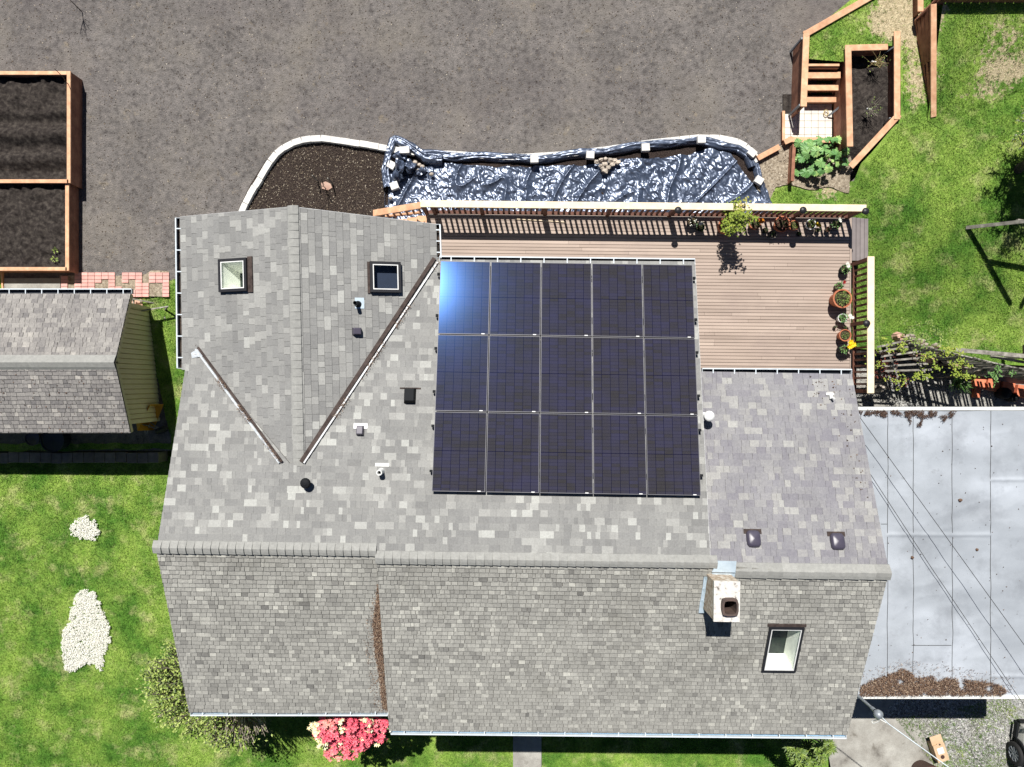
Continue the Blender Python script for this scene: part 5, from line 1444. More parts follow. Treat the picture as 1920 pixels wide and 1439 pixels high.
b = MB(); rg = random.Random(9)
stn = ['leftmost in the pile', 'upper left in the pile', 'topmost in the pile', 'right of the topmost', 'in the middle of the pile', 'left of the middle', 'lowest in the pile', 'right of the lowest', 'above the lowest', 'upper right in the pile', 'lower right in the pile', 'rightmost in the pile']
for k, (u, v) in enumerate([(1118, 304), (1127, 300), (1136, 298), (1145, 302), (1134, 308), (1126, 311), (1134, 321), (1141, 315), (1130, 316), (1152, 301), (1147, 308), (1158, 305)]):
    s = rg.uniform(.075, .125); p = P(u, v, 1.47); b = MB(); b.rock(p, s * .8, s * .62, s * .5, rg.random(), rough=.7); o = b.build('stone', M['rockmat'], smooth=False)
    tag(o, 'pale angular stone on the plastic, ' + stn[k], 'stone', 'pile of stones on the plastic sheet')

# sapling with stakes in the mulch bed, bare sapling at the top left
def twiggy(name, p, hgt, n, label, cat, spread=.35, m='darktwig', stakes=(), lm=None, seed=1, lean=(0, 0)):
    rg = random.Random(seed); t = thing(name, p, label, cat)
    b = MB(); top = p + V3(lean[0], lean[1], hgt * .35); b.tube([p, top], [.014, .01], 6)
    tips = []
    for i in range(n):
        a = rg.uniform(0, 6.28); r = spread * rg.uniform(.4, 1); e = top + V3(math.cos(a) * r + lean[0], math.sin(a) * r + lean[1], hgt * rg.uniform(.25, .65)); mm = top.lerp(e, .5) + V3(rg.gauss(0, .03), rg.gauss(0, .03), .05)
        b.tube([top, mm, e], [.008, .006, .003], 5); tips.append((mm, e))
        for q in range(2):
            f = mm + V3(rg.gauss(0, .12), rg.gauss(0, .12), rg.uniform(.02, .2)); b.tube([mm, f], [.004, .002], 4); tips.append((mm, f))
    b.build('stem', M[m], t)
    if lm:
        b = MB()
        for (a_, e) in tips:
            for _ in range(5): 
                c = a_.lerp(e, rg.uniform(.4, 1.05)); b.leaf(c, V3(rg.gauss(0, 1), rg.gauss(0, 1), .3).normalized() * .03, .015, tone=rg.random())
        b.build('foliage', M[lm], t)
    for s_ in stakes:
        b = MB(); b.tube([s_, s_ + V3(0, 0, .55)], .018, 6); b.build('stake', M['weathered'], t)
    return t
p = P(611, 354, ZB)
twiggy('sapling', p, .7, 6, 'bare sapling between two stakes in the curved mulch bed', 'sapling', .25, stakes=[P(596, 340, ZB), P(624, 345, ZB)], seed=4)
sheet('sandy_patch', pxy([(602, 344), (611, 341), (620, 345), (623, 352), (615, 357), (604, 354)], ZB + .05), lambda x, y: ZB + .05, .1, M['pinkrock'], wob=.02)
twiggy('sapling', P(153, 22, 1.22), 1.5, 7, 'thin dark bare sapling at the top edge of the dirt yard', 'sapling', .28, stakes=[], seed=6, lean=(-.05, .1))

# ---------------------------------------------------------------- timber terraces, steps and planter, top right
def tw(name, label, caps, zbase, capm='cedar', capw=.17, wallside=True, posts=()):
    """timber retaining wall: list of cap polylines (world points), planks below"""
    kz_ = 0; mid = caps[len(caps) // 2]; t = thing(name, (mid.x, mid.y, zbase), label, 'retaining wall', 'timber retaining walls')
    for a, c in zip(caps[:-1], caps[1:]):
        d = (c - a).normalized() * (capw / 2 - .004)
        kz_ += 1; dz_ = V3(0, 0, .004 * (kz_ % 2)); b = MB(); b.tone = R.random(); b.board(a - d * (.9 if kz_ > 1 else 0) + dz_, c + d * (.9 if c is not caps[-1] else 0) + dz_, capw, .045); b.build('cap_board', M[capm], t, bevel=.01)
        b = MB(); n = max(2, int(round((max(a.z, c.z) - zbase) / .2)))
        for k in range(n):
            za = a.z - .047 - (a.z - zbase) * k / n; zc2 = c.z - .047 - (c.z - zbase) * k / n
            hh = max(.03, (a.z - zbase + c.z - zbase) / 2 / n - .005); b.tone = R.random()
            b.board((a.x, a.y, za), (c.x, c.y, zc2), .05, hh)
        b.build('planks', M['cedar_dark'], t)
    for (q, h) in posts:
        b = MB(); b.box((q.x, q.y, q.z - h / 2), (.05, .05, h)); b.build('bracket', M['galv'], t)
    return t
z2 = 2.05
tw('timber_wall', 'cedar capped timber wall along the left of the garden steps', [P(1640, -10, z2), P(1512.5, 63, z2), P(1507, 200, z2)], 1.15,
   posts=[(P(1504, 72, z2 - .05), .85), (P(1500, 197, z2 - .05), .85)])
tw('timber_wall', 'low cedar board edging left of the paved patio', [P(1469.5, 208, 1.36), P(1469.5, 264, 1.36)], 1.2, capw=.08)
tw('timber_wall', 'cedar board sloping from the patio down to the black plastic', [P(1462, 275, 1.45), P(1421, 297, 1.45)], 1.15, capw=.15)
tw('timber_wall', 'cedar capped wall along the lower edge of the paved patio', [P(1471, 267, 1.5), P(1483, 261.5, 1.5), P(1592, 264, 1.5)], 1.0, capw=.15)
tw('timber_wall', 'short upright dark timber wall standing out below the patio', [P(1489.5, 270, 1.6), P(1486, 340, 1.6)], 1.1, capm='cedar_dark', capw=.09)
planter = thing('planter_box', P(1620, 180, 1.3), 'tall cedar planter box of dark soil right of the garden steps', 'planter')
cap = [P(1594, 270, 2.12), P(1590.5, 90, 2.12), P(1660, 88, 2.12)]
cap2 = [P(1682.5, 64, 2.12), P(1682.5, 219, 2.08), P(1599, 309, 1.72)]
kq = 0
for path, zb_ in ((cap, 1.2), (cap2, 1.6)):
    for a, c in zip(path[:-1], path[1:]):
        d = (c - a).normalized() * .075
        kq += 1; dz_ = V3(0, 0, .004 * (kq % 2)); b = MB(); b.tone = R.random(); b.board(a - d + dz_, c + d + dz_, .165, .045); b.build('cap_board', M['cedar'], planter, bevel=.01)
        b = MB()
        for k in range(4):
            hh = (min(a.z, c.z) - .05 - zb_) / 4; b.tone = R.random(); b.board((a.x, a.y, a.z - .047 - k * (a.z - .05 - zb_) / 4), (c.x, c.y, c.z - .047 - k * (c.z - .05 - zb_) / 4), .05, hh - .004)
        b.build('side_planks', M['cedar_dark'], planter)
sp_ = pxy([(1594, 272), (1592, 92), (1684, 92), (1684, 222), (1604, 305)], 1.78)
sheet('soil', sp_, lambda x, y: 1.66 + .05 * noise.noise(V3(x * 3, y * 3, 8)) - .25 * sstep(6.6, 6.0, y), .08, M['soil'], kind=None)
so_ = [x for x in COL.objects if x.name.startswith('soil') and x.parent is None][-1]; so_.parent = planter; so_.location = -WORLD[planter.name]
for (u0, v0, u1, v1, z) in [(1657, 100, 1676, 88, 2.1), (1575, 112, 1583, 103, 1.9), (1553, 218, 1583, 194, 1.7), (1655, 236, 1669, 222, 2.0)]:
    b = MB(); b.board(P(u0, v0, z - .4), P(u1, v1, z), .05, .02, up=(0, 0, 1)); b.build('bracket', M['galv'], planter)
# the steps
t = thing('garden_steps', P(1535, 160, 1.2), 'cedar garden steps between two timber walls, going up to the lawn', 'steps')
for i, (v, z) in enumerate([(122, 2.0), (141, 1.84), (164, 1.66), (186, 1.48)]):
    a, c = P(1513, v, z), P(1580 - 4 * i - (6 if i == 0 else 0), v, z)
    b = MB(); b.tone = R.random(); b.board(a, c, .17 if i else .06, .05); b.build('tread', M['cedar'], t)
    b = MB(); b.board((a.x, a.y - .05, z - .052), (c.x, c.y - .05, z - .052), .03, .14); b.build('riser', M['cedar_dark'], t)
b = MB(); p = P(1549, 212, 1.3); ring = [V3(p.x + .06 * math.cos(k), p.y + .08 * math.sin(k), 1.3) for k in [i * .52 for i in range(13)]]; b.tube(ring, .012, 5); o = b.build('rope_coil', M['rope']); tag(o, 'small coil of rope on the patio at the foot of the steps', 'rope')
# upper terrace wall and fence
a, c1, c2 = (G(1751, v, zE2, .05) + V3(0, 0, .05) for v in (8, 110, 220))
tw('timber_wall', 'cedar capped retaining wall between lawn terraces at the top right', [a, c1, c2], 1.95, capw=.15, posts=[(P(1738, 20, 2.5), .6), (P(1745, 112, 2.3), .4)])
tw('timber_wall', 'short cedar board running off the top edge of the photo', [P(1726.5, 22, 2.3), P(1726, -30, 2.3)], 1.9, capw=.15)
tw('timber_wall', 'reddish timber beam crossing diagonally at the top edge', [P(1727, 30, 2.45), P(1762, -6, 2.9)], 2.2, capm='stain', capw=.05)
t = thing('timber_fence', P(1840, 5, 2.7), 'dark timber fence along the top right edge', 'fence')
b = MB()
for i in range(12):
    q0 = G(1764 + 16 * i, 6, zE2); b.tone = R.random(); b.box((q0.x, q0.y + .03, q0.z + .06), (.21, .05, .36))
b.build('boards', M['cedar_dark'], t); b = MB(); b.board(G(1762, 6, zE2) + V3(0, .05, .28), G(1950, 6, zE2) + V3(0, .05, .28), .16, .05); b.build('cap_board', M['stain'], t)

# roses in the planter with white tags
for k, (u, v, lb) in enumerate([(1626, 128, 'bare thorny rose bush with a white tag in the planter, upper one'), (1617, 215, 'pale stemmed rose bush with a white tag in the planter, lower one')]):
    p = G(u, v, lambda x, y: 1.68); t = twiggy('rose_bush', p, .55, 14, lb, 'shrub', .33, 'rope' if k == 0 else 'twig', seed=20 + k, lm=None, lean=(.05, .03))
    b = MB(); b.obox(p + V3(.02, .03, .3), V3(.06, -.01), V3(0, .012), V3(0, 0, .03)); b.build('tag', M['white_plastic'], t)
    b = MB()
    for _ in range(26): c = p + V3(R.gauss(.08, .16), R.gauss(.03, .13), R.uniform(.25, .5)); b.leaf(c, V3(R.gauss(0, 1), R.gauss(0, 1), .2).normalized() * .05, .022, tone=R.random())
    b.build('foliage', M['leaf'], t)

# big lobed leaf plant
p = V3(*P(1545, 300, 1.27).xy, 1.27); t = thing('rhubarb_plant', p, 'clump of big lobed blue green leaves below the patio', 'plant')
b = MB(); st_ = MB(); rg = random.Random(12)
def lobed(b, c, ax, up, size, tone):
    ax = ax.normalized(); sd = ax.cross(up).normalized(); up = sd.cross(ax)
    pts = [c]; n = 22
    for i in range(n + 1):
        a = -2.5 + 5.0 * i / n; r = size * (.72 + .28 * abs(math.sin(a * 1.55 + .4))) * (1.0 if i % 2 else .80) * (1 - .12 * abs(a) / 2.5)
        pts.append(c + ax * (math.cos(a) * r + size * .1) + sd * math.sin(a) * r + up * (-.10 * r * abs(math.sin(a * 2.2)) - .05 * size + rg.uniform(-.012, .012)))
    for i in range(1, n + 1): b.solid([c + up * .02, pts[i], pts[i + 1]], [(0, 1, 2)], max(0, min(1, tone + rg.uniform(-.10, .10))))
for i in range(62):
    u = rg.uniform(1494, 1592); v = rg.uniform(262, 326)
    if u > 1560 and v > 312: continue
    h = rg.uniform(.25, .62) - .15 * abs(u - 1545) / 45; q = P(u, v, p.z + h); base = V3(p.x + (q.x - p.x) * .45, p.y + (q.y - p.y) * .45, p.z)
    d = V3(q.x - base.x + rg.gauss(0, .1), q.y - base.y + rg.gauss(0, .1), -.05); lobed(b, q, d, V3(rg.gauss(0, .25), rg.gauss(0, .25), 1).normalized(), rg.uniform(.12, .20), rg.uniform(.4, .9)); st_.tube([base, q], [.012, .008], 5)
b.build('leaves', M['leaf_blue'], t); st_.build('stem', M['leaf'], t)

# ---------------------------------------------------------------- the shed
zs = zN(-11.5, .5)
ze, zr_ = 2.3, 3.05
q_n, q_s = P(245, 551, ze), P(246, 812, ze); q_r = P(218, 686, zr_)
shed = thing('garden_shed', (q_s.x - 1.6, (q_n.y + q_s.y) / 2, .5), 'olive sided garden shed under a grey shingle gable roof', 'shed')
yn, ys_, yr = q_n.y, q_s.y, (q_n.y + q_s.y) / 2
xe = q_n.x; xw = P(-60, 0, 2.6).x - 1.5
pN = (zr_ - ze) / (yn - yr)
SN = PL(V3(xe, yr, zr_), V3(0, 1), pN); SS = PL(V3(xe, yr, zr_), V3(0, -1), pN)
def strect(pl):
    L2 = math.hypot(yn - yr, zr_ - ze); s = 1 if pl.a.x > 0 else -1
    a0_, a1_ = (0, (xw - xe) * s); return [(a0_, 0), (a1_, 0), (a1_, L2), (a0_, L2)]
shed_tone = lambda rg: rg.gauss(.5, .2)
shingles('roof_slope', SN, [strect(SN)], .14, [.1, .13, .16, .2], .013, .008, shed_tone, sh_mats('shingle_shed'), shed, seed=31, slab=.07, wave=.007)
shingles('roof_slope', SS, [strect(SS)], .115, [.1, .13, .16, .2], .015, .008, shed_tone, sh_mats('shingle_shed'), shed, seed=32, slab=.07, wave=.007)
b = MB()
seq = [(-.2, -.02), (-.12, .045), (0, .07), (.12, .045), (.2, -.02)]
n = 44
for i in range(n):
    x0 = xe + (xw - xe) * i / n; x1 = xe + (xw - xe) * (i + 1.03) / n
    for (y0, h0_), (y1, h1_) in zip(seq[:-1], seq[1:]):
        f = lambda y_, h_: zr_ - abs(y_) * pN + h_ * .55 + .012
        b.face([(x0, yr + y0, f(y0, h0_)), (x0, yr + y1, f(y1, h1_)), (x1, yr + y1, f(y1, h1_) + .006), (x1, yr + y0, f(y0, h0_) + .006)], R.uniform(.3, .7))
b.build('ridge_cap', M['ridge'], shed)
b = MB(); wx = xe - .14; ny, ns = yn - .22, ys_ + .22
k = 24; ys2 = [ns + (ny - ns) * i / k for i in range(k + 1)]
for i in range(k):
    y0, y1 = ys2[i], ys2[i + 1] - .008
    f = lambda y_: zr_ - abs(y_ - yr) * pN - .09
    mid = yr if y0 < yr < y1 else None
    b.tone = R.random()
    pts = [(wx + .012, y0, .25), (wx, y1 - .012, .25), (wx, y1 - .012, f(y1)), (wx + .012, y0, f(y0))]; b.face(pts)
    b.face([(wx, y1 - .012, .25), (wx - .03, y1 + .004, .25), (wx - .03, y1 + .004, f(y1)), (wx, y1 - .012, f(y1))]); b.face([(wx - .03, y1 + .004, .25), (wx + .012, y1 + .008, .25), (wx + .012, y1 + .008, f(y1)), (wx - .03, y1 + .004, f(y1))])
b.face([(xw, ny, .25), (wx, ny, .25), (wx, ny, ze - .05), (xw, ny, ze - .05)]); b.face([(wx, ns, .25), (xw, ns, .25), (xw, ns, ze - .05), (wx, ns, ze - .05)])
b.build('wall', M['siding'], shed)
b = MB()
for (y_, s) in ((ny, 1), (ns, -1)): b.box((wx + .014, y_ - s * .05, (ze + .1) / 2 + .1), (.03, .1, ze - .2))
for s, y_ in ((1, yn), (-1, ys_)): b.board((xe - .01, yr, zr_ - .03), (xe - .01, y_, ze - .03), .03, .10)
b.build('corner_trim', M['siding'], shed)
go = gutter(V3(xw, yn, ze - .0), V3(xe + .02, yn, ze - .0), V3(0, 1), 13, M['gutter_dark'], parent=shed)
litter('moss_specks', [(xw, ys_), (xe - .1, ys_), (xe - .1, yr - .3), (xw, yr - .3)], lambda x, y: SS.z(x, y) + .018, 14, (.01, .028), M['needles'], 'dark moss specks on the lower shed roof slope', 'moss', dark, .4, seed=44)
# block wall below the shed
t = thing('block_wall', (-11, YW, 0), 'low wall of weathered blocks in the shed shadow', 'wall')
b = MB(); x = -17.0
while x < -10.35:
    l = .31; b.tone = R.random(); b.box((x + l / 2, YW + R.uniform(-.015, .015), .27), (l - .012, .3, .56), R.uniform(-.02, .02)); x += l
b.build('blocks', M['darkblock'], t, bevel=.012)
# wheelbarrow leaning on the shed wall
p = P(282, 790, .9)
t = thing('wheelbarrow', (p.x, p.y, .5), 'wheelbarrow with a yellow tray tipped up against the shed wall', 'wheelbarrow')
b = MB(); ax_, ay_, az_ = V3(.45, .9, .1).normalized(), V3(-.2, .2, 1).normalized(), None; az_ = ax_.cross(ay_).normalized(); ay_ = az_.cross(ax_)
c0 = P(284, 783, .95)
rim = [c0 + ax_ * (.42 * i) + ay_ * (.30 * j) for i, j in ((-1, -1), (1, -.8), (1, .8), (-1, 1))]; bot = [c0 + ax_ * (.25 * i - .05) + ay_ * (.2 * j) - az_ * .22 for i, j in ((-1, -1), (1, -.8), (1, .8), (-1, 1))]
b.solid(rim + bot, [(0, 1, 5, 4), (1, 2, 6, 5), (2, 3, 7, 6), (3, 0, 4, 7), (4, 5, 6, 7)]); b.build('tray', M['yellowtray'], t, bevel=.01)
b = MB(); 
for s in (-1, 1): b.tube([P(248, 781 + 12 * s, 1.0), P(275, 792 + 6 * s, .8), P(300, 806, .62)], .02, 6)
b.tube([P(268, 790, .8), P(273, 815, .6)], .018, 6); b.tube([P(281, 796, .8), P(275, 815, .6)], .018, 6); b.build('handle', M['weathered'], t)
b = MB(); c = P(303, 807, .68); b.lathe(c, [(0, -.04), (.17, -.04), (.19, 0), (.17, .04), (0, .04)], 18, axis=(.4, -.8, .2)); b.build('wheel', M['rubber'], t)
# stick frame above the shed corner
t = thing('stick_frame', P(280, 575, .9), 'grey stick frame standing at the upper shed corner', 'frame')
b = MB(); za = 1.05
for a_, c_ in (((246, 560, 1.4), (300, 571, 1.05)), ((252, 585, 1.5), (313, 575, 1.5)), ((262, 563, 1.2), (276, 594, 1.05)), ((300, 571, 1.05), (310, 600, 1.05)), ((250, 562, 1.3), (250, 590, 1.2)), ((313, 575, 1.5), (308, 582, 1.05))):
    b.board(P(*a_), P(*c_), .035, .035)
b.build('sticks', M['weathered'], t)
p = P(263, 575, 1.0); b = MB(); b.box((p.x, p.y, zN(p.x, p.y) + .04), (.3, .32, .08), .2); o = b.build('stepping_stone', M['pinkrock']); tag(o, 'brown square stone in the grass inside the stick frame', 'stone')
for k, (u, v, r) in enumerate([(62, 822, .2), (100, 826, .32)]):
    p = P(u, v, .9); b = MB(); b.lathe((p.x, p.y, .45), [(0, 0), (r * .8, 0), (r, .5), (r * 1.05, .5), (r * .95, .45), (0, .4)], 20); o = b.build('garden_tub', M['gutter_dark'] if k else M['grey_plastic'])
    tag(o, ['small dark tub in the shadow below the shed eave', 'larger dark blue tub in the shadow below the shed eave'][k], 'tub', 'tubs behind the shed')
# ---------------------------------------------------------------- carport
zk = 3.5
cp = thing('carport', (10.5, -4.2, 0), 'flat grey membrane roofed carport on the right of the house', 'carport')
yt, yb_ = P(0, 768, zk).y, P(0, 1305, zk).y; x0c, x1c = P(1585, 0, zk).x, 13.45
def kz(x, y):
    w_ = .03 * noise.noise(V3(x * .6, y * 1.5, 5)) + .022 * (1 - abs(noise.noise(V3(x * .8 + y * .5, y * 2.6 - x * .9, 15))) * 2) * max(0, noise.noise(V3(x * .5, y * .5, 25)) + .25)
    for yy, xa, xb in ((P(0, 1003, zk).y, P(1664, 0, zk).x, P(1857, 0, zk).x), (P(0, 900, zk).y, P(1857, 0, zk).x, 14), (P(0, 1268, zk).y, P(1857, 0, zk).x, 14)):
        if xa < x < xb: w_ += .022 * math.exp(-((y - yy) / .045) ** 2)
    return zk + w_
b = MB(); nx, ny_ = 150, 260; vs = []
for j in range(ny_ + 1):
    for i in range(nx + 1):
        x = x0c + (x1c - x0c) * i / nx; y = yb_ + (yt - yb_) * j / ny_; vs.append((x, y, kz(x, y)))
b.solid(vs, [(j * (nx + 1) + i, j * (nx + 1) + i + 1, (j + 1) * (nx + 1) + i + 1, (j + 1) * (nx + 1) + i) for j in range(ny_) for i in range(nx)])
b.build('roof_membrane', M['membrane'], cp, smooth=True)
b = MB(); b.box(((x0c + x1c) / 2, (yt + yb_) / 2, zk - .13), (x1c - x0c - .02, yt - yb_ - .02, .17)); b.build('roof_deck', M['fascia'], cp)
b = MB()
for (p0, p1) in (((x0c, yt + .02), (x1c, yt + .02)), ((x0c, yb_ - .02), (x1c, yb_ - .02)), ((x1c + .02, yb_), (x1c + .02, yt))):
    b.board((*p0, zk + .03), (*p1, zk + .03), .085, .16)
b.build('edge_trim', M['whitepaint'], cp)
def seamline(pts, name='seam'):
    b = MB()
    for a, c in zip(pts[:-1], pts[1:]): b.board(V3(a[0], a[1], kz(*a) + .008), V3(c[0], c[1], kz(*c) + .008), .009, .010)
    b.build(name, M['felt'], cp)
for u in (1664, 1712, 1785, 1857):
    seamline([(P(u + .6 * noise.noise(V3(u, k * .5, 1)), 0, zk).x, yb_ + (yt - yb_) * k / 40) for k in range(41)])
for (u0, u1, v) in ((1652, 1664, 983), (1709, 1783, 1210)): seamline([tuple(P(u0 + (u1 - u0) * k / 4, v, zk).xy) for k in range(5)])
for (x, y) in ((x0c + 1.2, yt - .3), (13.1, yt - .3), (13.1, yb_ + .3), (x0c + 1.2, yb_ + .3), (13.1, (yt + yb_) / 2)):
    b = MB(); b.box((x, y, 1.6), (.12, .12, 3.5)); b.build('post', M['stain'], cp)
CPL = 1
kp_ = lambda l: [tuple(P(u, v, zk).xy) for u, v in l]
sticks('fallen_needles', kp_([(1610, 1303), (1612, 1285), (1640, 1272), (1668, 1262), (1690, 1252), (1705, 1258), (1715, 1270), (1745, 1266), (1790, 1272), (1840, 1276), (1875, 1284), (1886, 1294), (1876, 1302)]), lambda x, y: zk + .02, 7000, (.02, .07), .005, M['needles'],
       'thick drift of brown needles along the lower carport edge', 'needles', seed=51, lift=.09, keepf=lambda x, y, r: noise.noise(V3(x * 3.4, y * 3.4, 2)) > -.34)
sticks('fallen_needles', kp_([(1610, 770), (1790, 771), (1782, 786), (1768, 792), (1758, 778), (1728, 785), (1726, 800), (1706, 798), (1700, 782), (1668, 776), (1660, 784), (1640, 778), (1612, 779)]), lambda x, y: zk + .02, 6000, (.02, .05), .006, M['needles'],
       'dark brown leaf litter along the upper carport edge', 'leaf litter', seed=52, lift=.06, keepf=lambda x, y, r: noise.noise(V3(x * 5, y * 5, 2)) > -.12, tonef=lambda n, r: r.uniform(0, .45, n))
litter('roof_specks', kp_([(1615, 790), (1912, 772), (1912, 1260), (1625, 1260), (1650, 1000)]), lambda x, y: kz(x, y) + .01, 4.5, (.008, .022), M['needles'], 'dark crumbs scattered over the carport roof', 'crumbs', dark, .6, seed=53)
sticks('scattered_needles', kp_([(1612, 1260), (1690, 1235), (1800, 1250), (1900, 1270), (1905, 1300), (1860, 1300), (1600, 1300)]), lambda x, y: zk + .02, 260, (.02, .06), .004, M['needles'], 'loose single needles scattered around the carport drift', 'needles', seed=56, lift=.03)
for k, (u, v, r) in enumerate([(1801, 938, .045), (1711, 1046, .04), (1832, 1031, .035)]):
    p = P(u, v, zk + .03); b = MB(); b.rock(p, r, r * .9, r * .8, .5, .5); o = b.build('pine_cone', M['needles'])
    tag(o, ['brown pine cone in the middle of the carport roof', 'brown pine cone on the second carport roof seam', 'small orange brown cone near the right carport seam'][k], 'pine cone', 'cones on the carport roof')

# service mast and cables
mb0 = P(1607, 1303, 3.5); t = thing('service_mast', mb0, 'grey service mast with weather head at the lower carport corner', 'mast')
b = MB(); b.lathe(mb0, [(.035, -.4), (.035, .78)], 12); b.build('pole', M['galv'], t)
b = MB(); b.lathe(mb0, [(.045, .72), (.05, .74), (.05, .84), (.045, .86)], 12); b.build('collar', M['galv'], t)
b = MB(); b.lathe(mb0 + V3(.03, -.04, 0), [(.05, .86), (.10, .90), (.11, .98), (.06, 1.05), (0, 1.06)], 16); b.build('weather_head', M['galv'], t, smooth=True)
hd = mb0 + V3(.1, -.06, .92)
def cable(name, pts, r, m, label, sag=0.0):
    pts = [Vector(p) for p in pts]; out = []
    for a, c in zip(pts[:-1], pts[1:]):
        for k in range(10):
            f = k / 10; q = a.lerp(c, f); q.z -= sag * 4 * f * (1 - f); out.append(q)
    out.append(pts[-1]); b = MB(); b.tube(out, r, 5); o = b.build(name, m, smooth=True); tag(o, label, 'cable'); return o
e1 = P(1780, 1440, 4.6); e2 = e1 + (e1 - hd) * 2.0
cable('service_cable', [hd + V3(.02, -.05, 0), P(1665, 1357, 4.42), e1, e2], .014, M['gutter_white'], 'white service cable running from the mast to the lower right')
lp = [hd, hd + V3(.04, -.16, -.16), hd + V3(-.10, -.14, -.22), hd + V3(-.16, -.02, -.1), hd + V3(-.02, .02, 0)]
cable('drip_loop', [hd, P(1648, 1353, 4.3), P(1637, 1357, 4.2), P(1634, 1352, 4.2), P(1650, 1349, 4.38), P(1662, 1356, 4.42)], .010, M['white_plastic'], 'looped white wire hanging under the weather head')
for pts, lb in (([(1600, 766, 3.95), (1925, 1216, 4.2), (2250, 1666, 4.6)], 'upper of two thin dark overhead wires crossing the carport roof'), ([(1618, 868, 3.62), (1743, 1060, 3.62), (1925, 1330, 3.66), (2190, 1725, 3.7)], 'lower of two thin dark overhead wires crossing the carport roof')):
    cable('overhead_wire', [P(*q) for q in pts], .007, M['felt'], lb, 0)

# cardboard box on the drive
p = P(1758, 1402, .2); t = thing('cardboard_box', (p.x, p.y, 0), 'open cardboard box with a round hole lying on the drive', 'box')
b = MB(); rzb = math.radians(-72); ca, sa = math.cos(rzb), math.sin(rzb); ax_ = V3(ca, sa); ay_ = V3(-sa, ca)
c = V3(p.x, p.y, .18); top = c + V3(0, 0, .16)
b.obox(c + ax_ * .1, ax_ * .26, ay_ * .17, V3(0, 0, .15)); b.build('carton', M['cardboard'], t, bevel=.004)
b = MB(); b.obox(c - ax_ * .28 + V3(0, 0, .10), ax_ * .13, ay_ * .17, V3(0, 0, .005)); b.obox(c - ax_ * .17 + V3(0, 0, .145) + ay_ * .05, ax_ * .02, ay_ * .10, V3(0, 0, .004)); b.build('flap', M['cardboard'], t)
b = MB(); b.lathe(c + ax_ * .22 + V3(0, 0, .153), [(0, 0), (.06, 0)], 20); b.lathe(c - ax_ * .15 + V3(0, 0, .153) + ay_ * .03, [(0, 0), (.03, 0)], 7); b.build('hole', M['tubbrown'], t)
b = MB(); b.obox(c + ax_ * .03 + V3(0, 0, .155), ax_ * .09, ay_ * .09, V3(0, 0, .002)); b.build('label_plate', M['white_plastic'], t)
p = P(1745, 1462, .5); b = MB(); b.lathe((p.x, p.y, 0), [(0, .0), (.30, 0), (.42, .55), (.44, .58), (.38, .58), (.36, .5), (0, .5)], 28); o = b.build('garden_tub', M['tubbrown']); tag(o, 'dark brown round tub at the lower right edge', 'tub')

# parked car, only its front left corner in view
cx0 = P(1905, 1414, .34); car = thing('parked_car', (cx0.x + .85, cx0.y - 1.3, 0), 'pale silver car parked on gravel at the lower right edge', 'car')
X0 = cx0.x + .02; Y0 = cx0.y            # left wheel plane, front axle
secs = [(.90, .28, .50, .62), (.84, .22, .66, .78), (.45, .20, .80, .86), (0, .20, .90, .90), (-.55, .20, .98, .92), (-1.2, .20, 1.0, .92), (-2.2, .20, 1.0, .92), (-3.1, .22, 1.0, .9), (-3.45, .35, .85, .8)]
b = MB(); rings = []
for (dy, zl, zh, hw) in secs:
    c = X0 + .88; prof = []
    for s in (-1, 1):
        seq = [(-.92, zl), (-1.0, zl + .12), (-1.0, zl + (zh - zl) * .6), (-.95, zh - .06), (-.8, zh), (-.4, zh + .03)]
        seq = seq if s == -1 else [(-a, h) for a, h in reversed(seq)]
        prof += [(c + a * hw * .98, Y0 + dy, h) for a, h in seq]
    rings.append(prof)
m_ = len(rings[0])
for a, c in zip(rings[:-1], rings[1:]):
    for i in range(m_): b.face([a[i], a[(i + 1) % m_], c[(i + 1) % m_], c[i]])
b.face(rings[0]); b.face(rings[-1][::-1]); b.build('body', M['carpaint'], car, smooth=False)
b = MB(); b.board((X0 - .0, Y0 + .45, .34), (X0 + .06, Y0 + .90, .34), .05, .16); b.board((X0 + .1, Y0 + .92, .36), (X0 + 1.6, Y0 + .92, .36), .06, .18); b.build('bumper', M['black_plastic'], car, bevel=.02)
b = MB()
for i in range(13):
    a0_ = math.pi * i / 12; a1_ = math.pi * (i + 1) / 12
    if i == 12: break
    b.obox(V3(X0 + .01, Y0 + .40 * math.cos((a0_ + a1_) / 2), .33 + .40 * math.sin((a0_ + a1_) / 2)), V3(.03, 0, 0), V3(0, -math.sin((a0_ + a1_) / 2), math.cos((a0_ + a1_) / 2)) * .055, V3(0, math.cos((a0_ + a1_) / 2), math.sin((a0_ + a1_) / 2)) * .05)
b.build('wheel_arch', M['black_plastic'], car)
gz = MB(); roofz = 1.42
gl = [(X0 + .12, Y0 - .65, .98), (X0 + 1.64, Y0 - .65, .98), (X0 + 1.45, Y0 - 1.25, roofz), (X0 + .31, Y0 - 1.25, roofz)]; rb = [(X0 + .31, Y0 - 2.9, roofz), (X0 + 1.45, Y0 - 2.9, roofz)]; rl = [(X0 + .12, Y0 - 3.3, 1.0), (X0 + 1.64, Y0 - 3.3, 1.0)]
gz.face(gl); gz.face([gl[0], gl[3], rb[0], rl[0]]); gz.face([gl[2], gl[1], rl[1], rb[1]]); gz.face([rb[0], rb[1], rl[1], rl[0]]); gz.build('windows', M['carglass'], car)
b = MB(); b.prism([(X0 + .29, Y0 - 1.22, roofz + .03), (X0 + 1.47, Y0 - 1.22, roofz + .03), (X0 + 1.47, Y0 - 2.93, roofz + .03), (X0 + .29, Y0 - 2.93, roofz + .03)][::-1], (0, 0, -.03)); b.build('roof', M['carpaint'], car, bevel=.02)
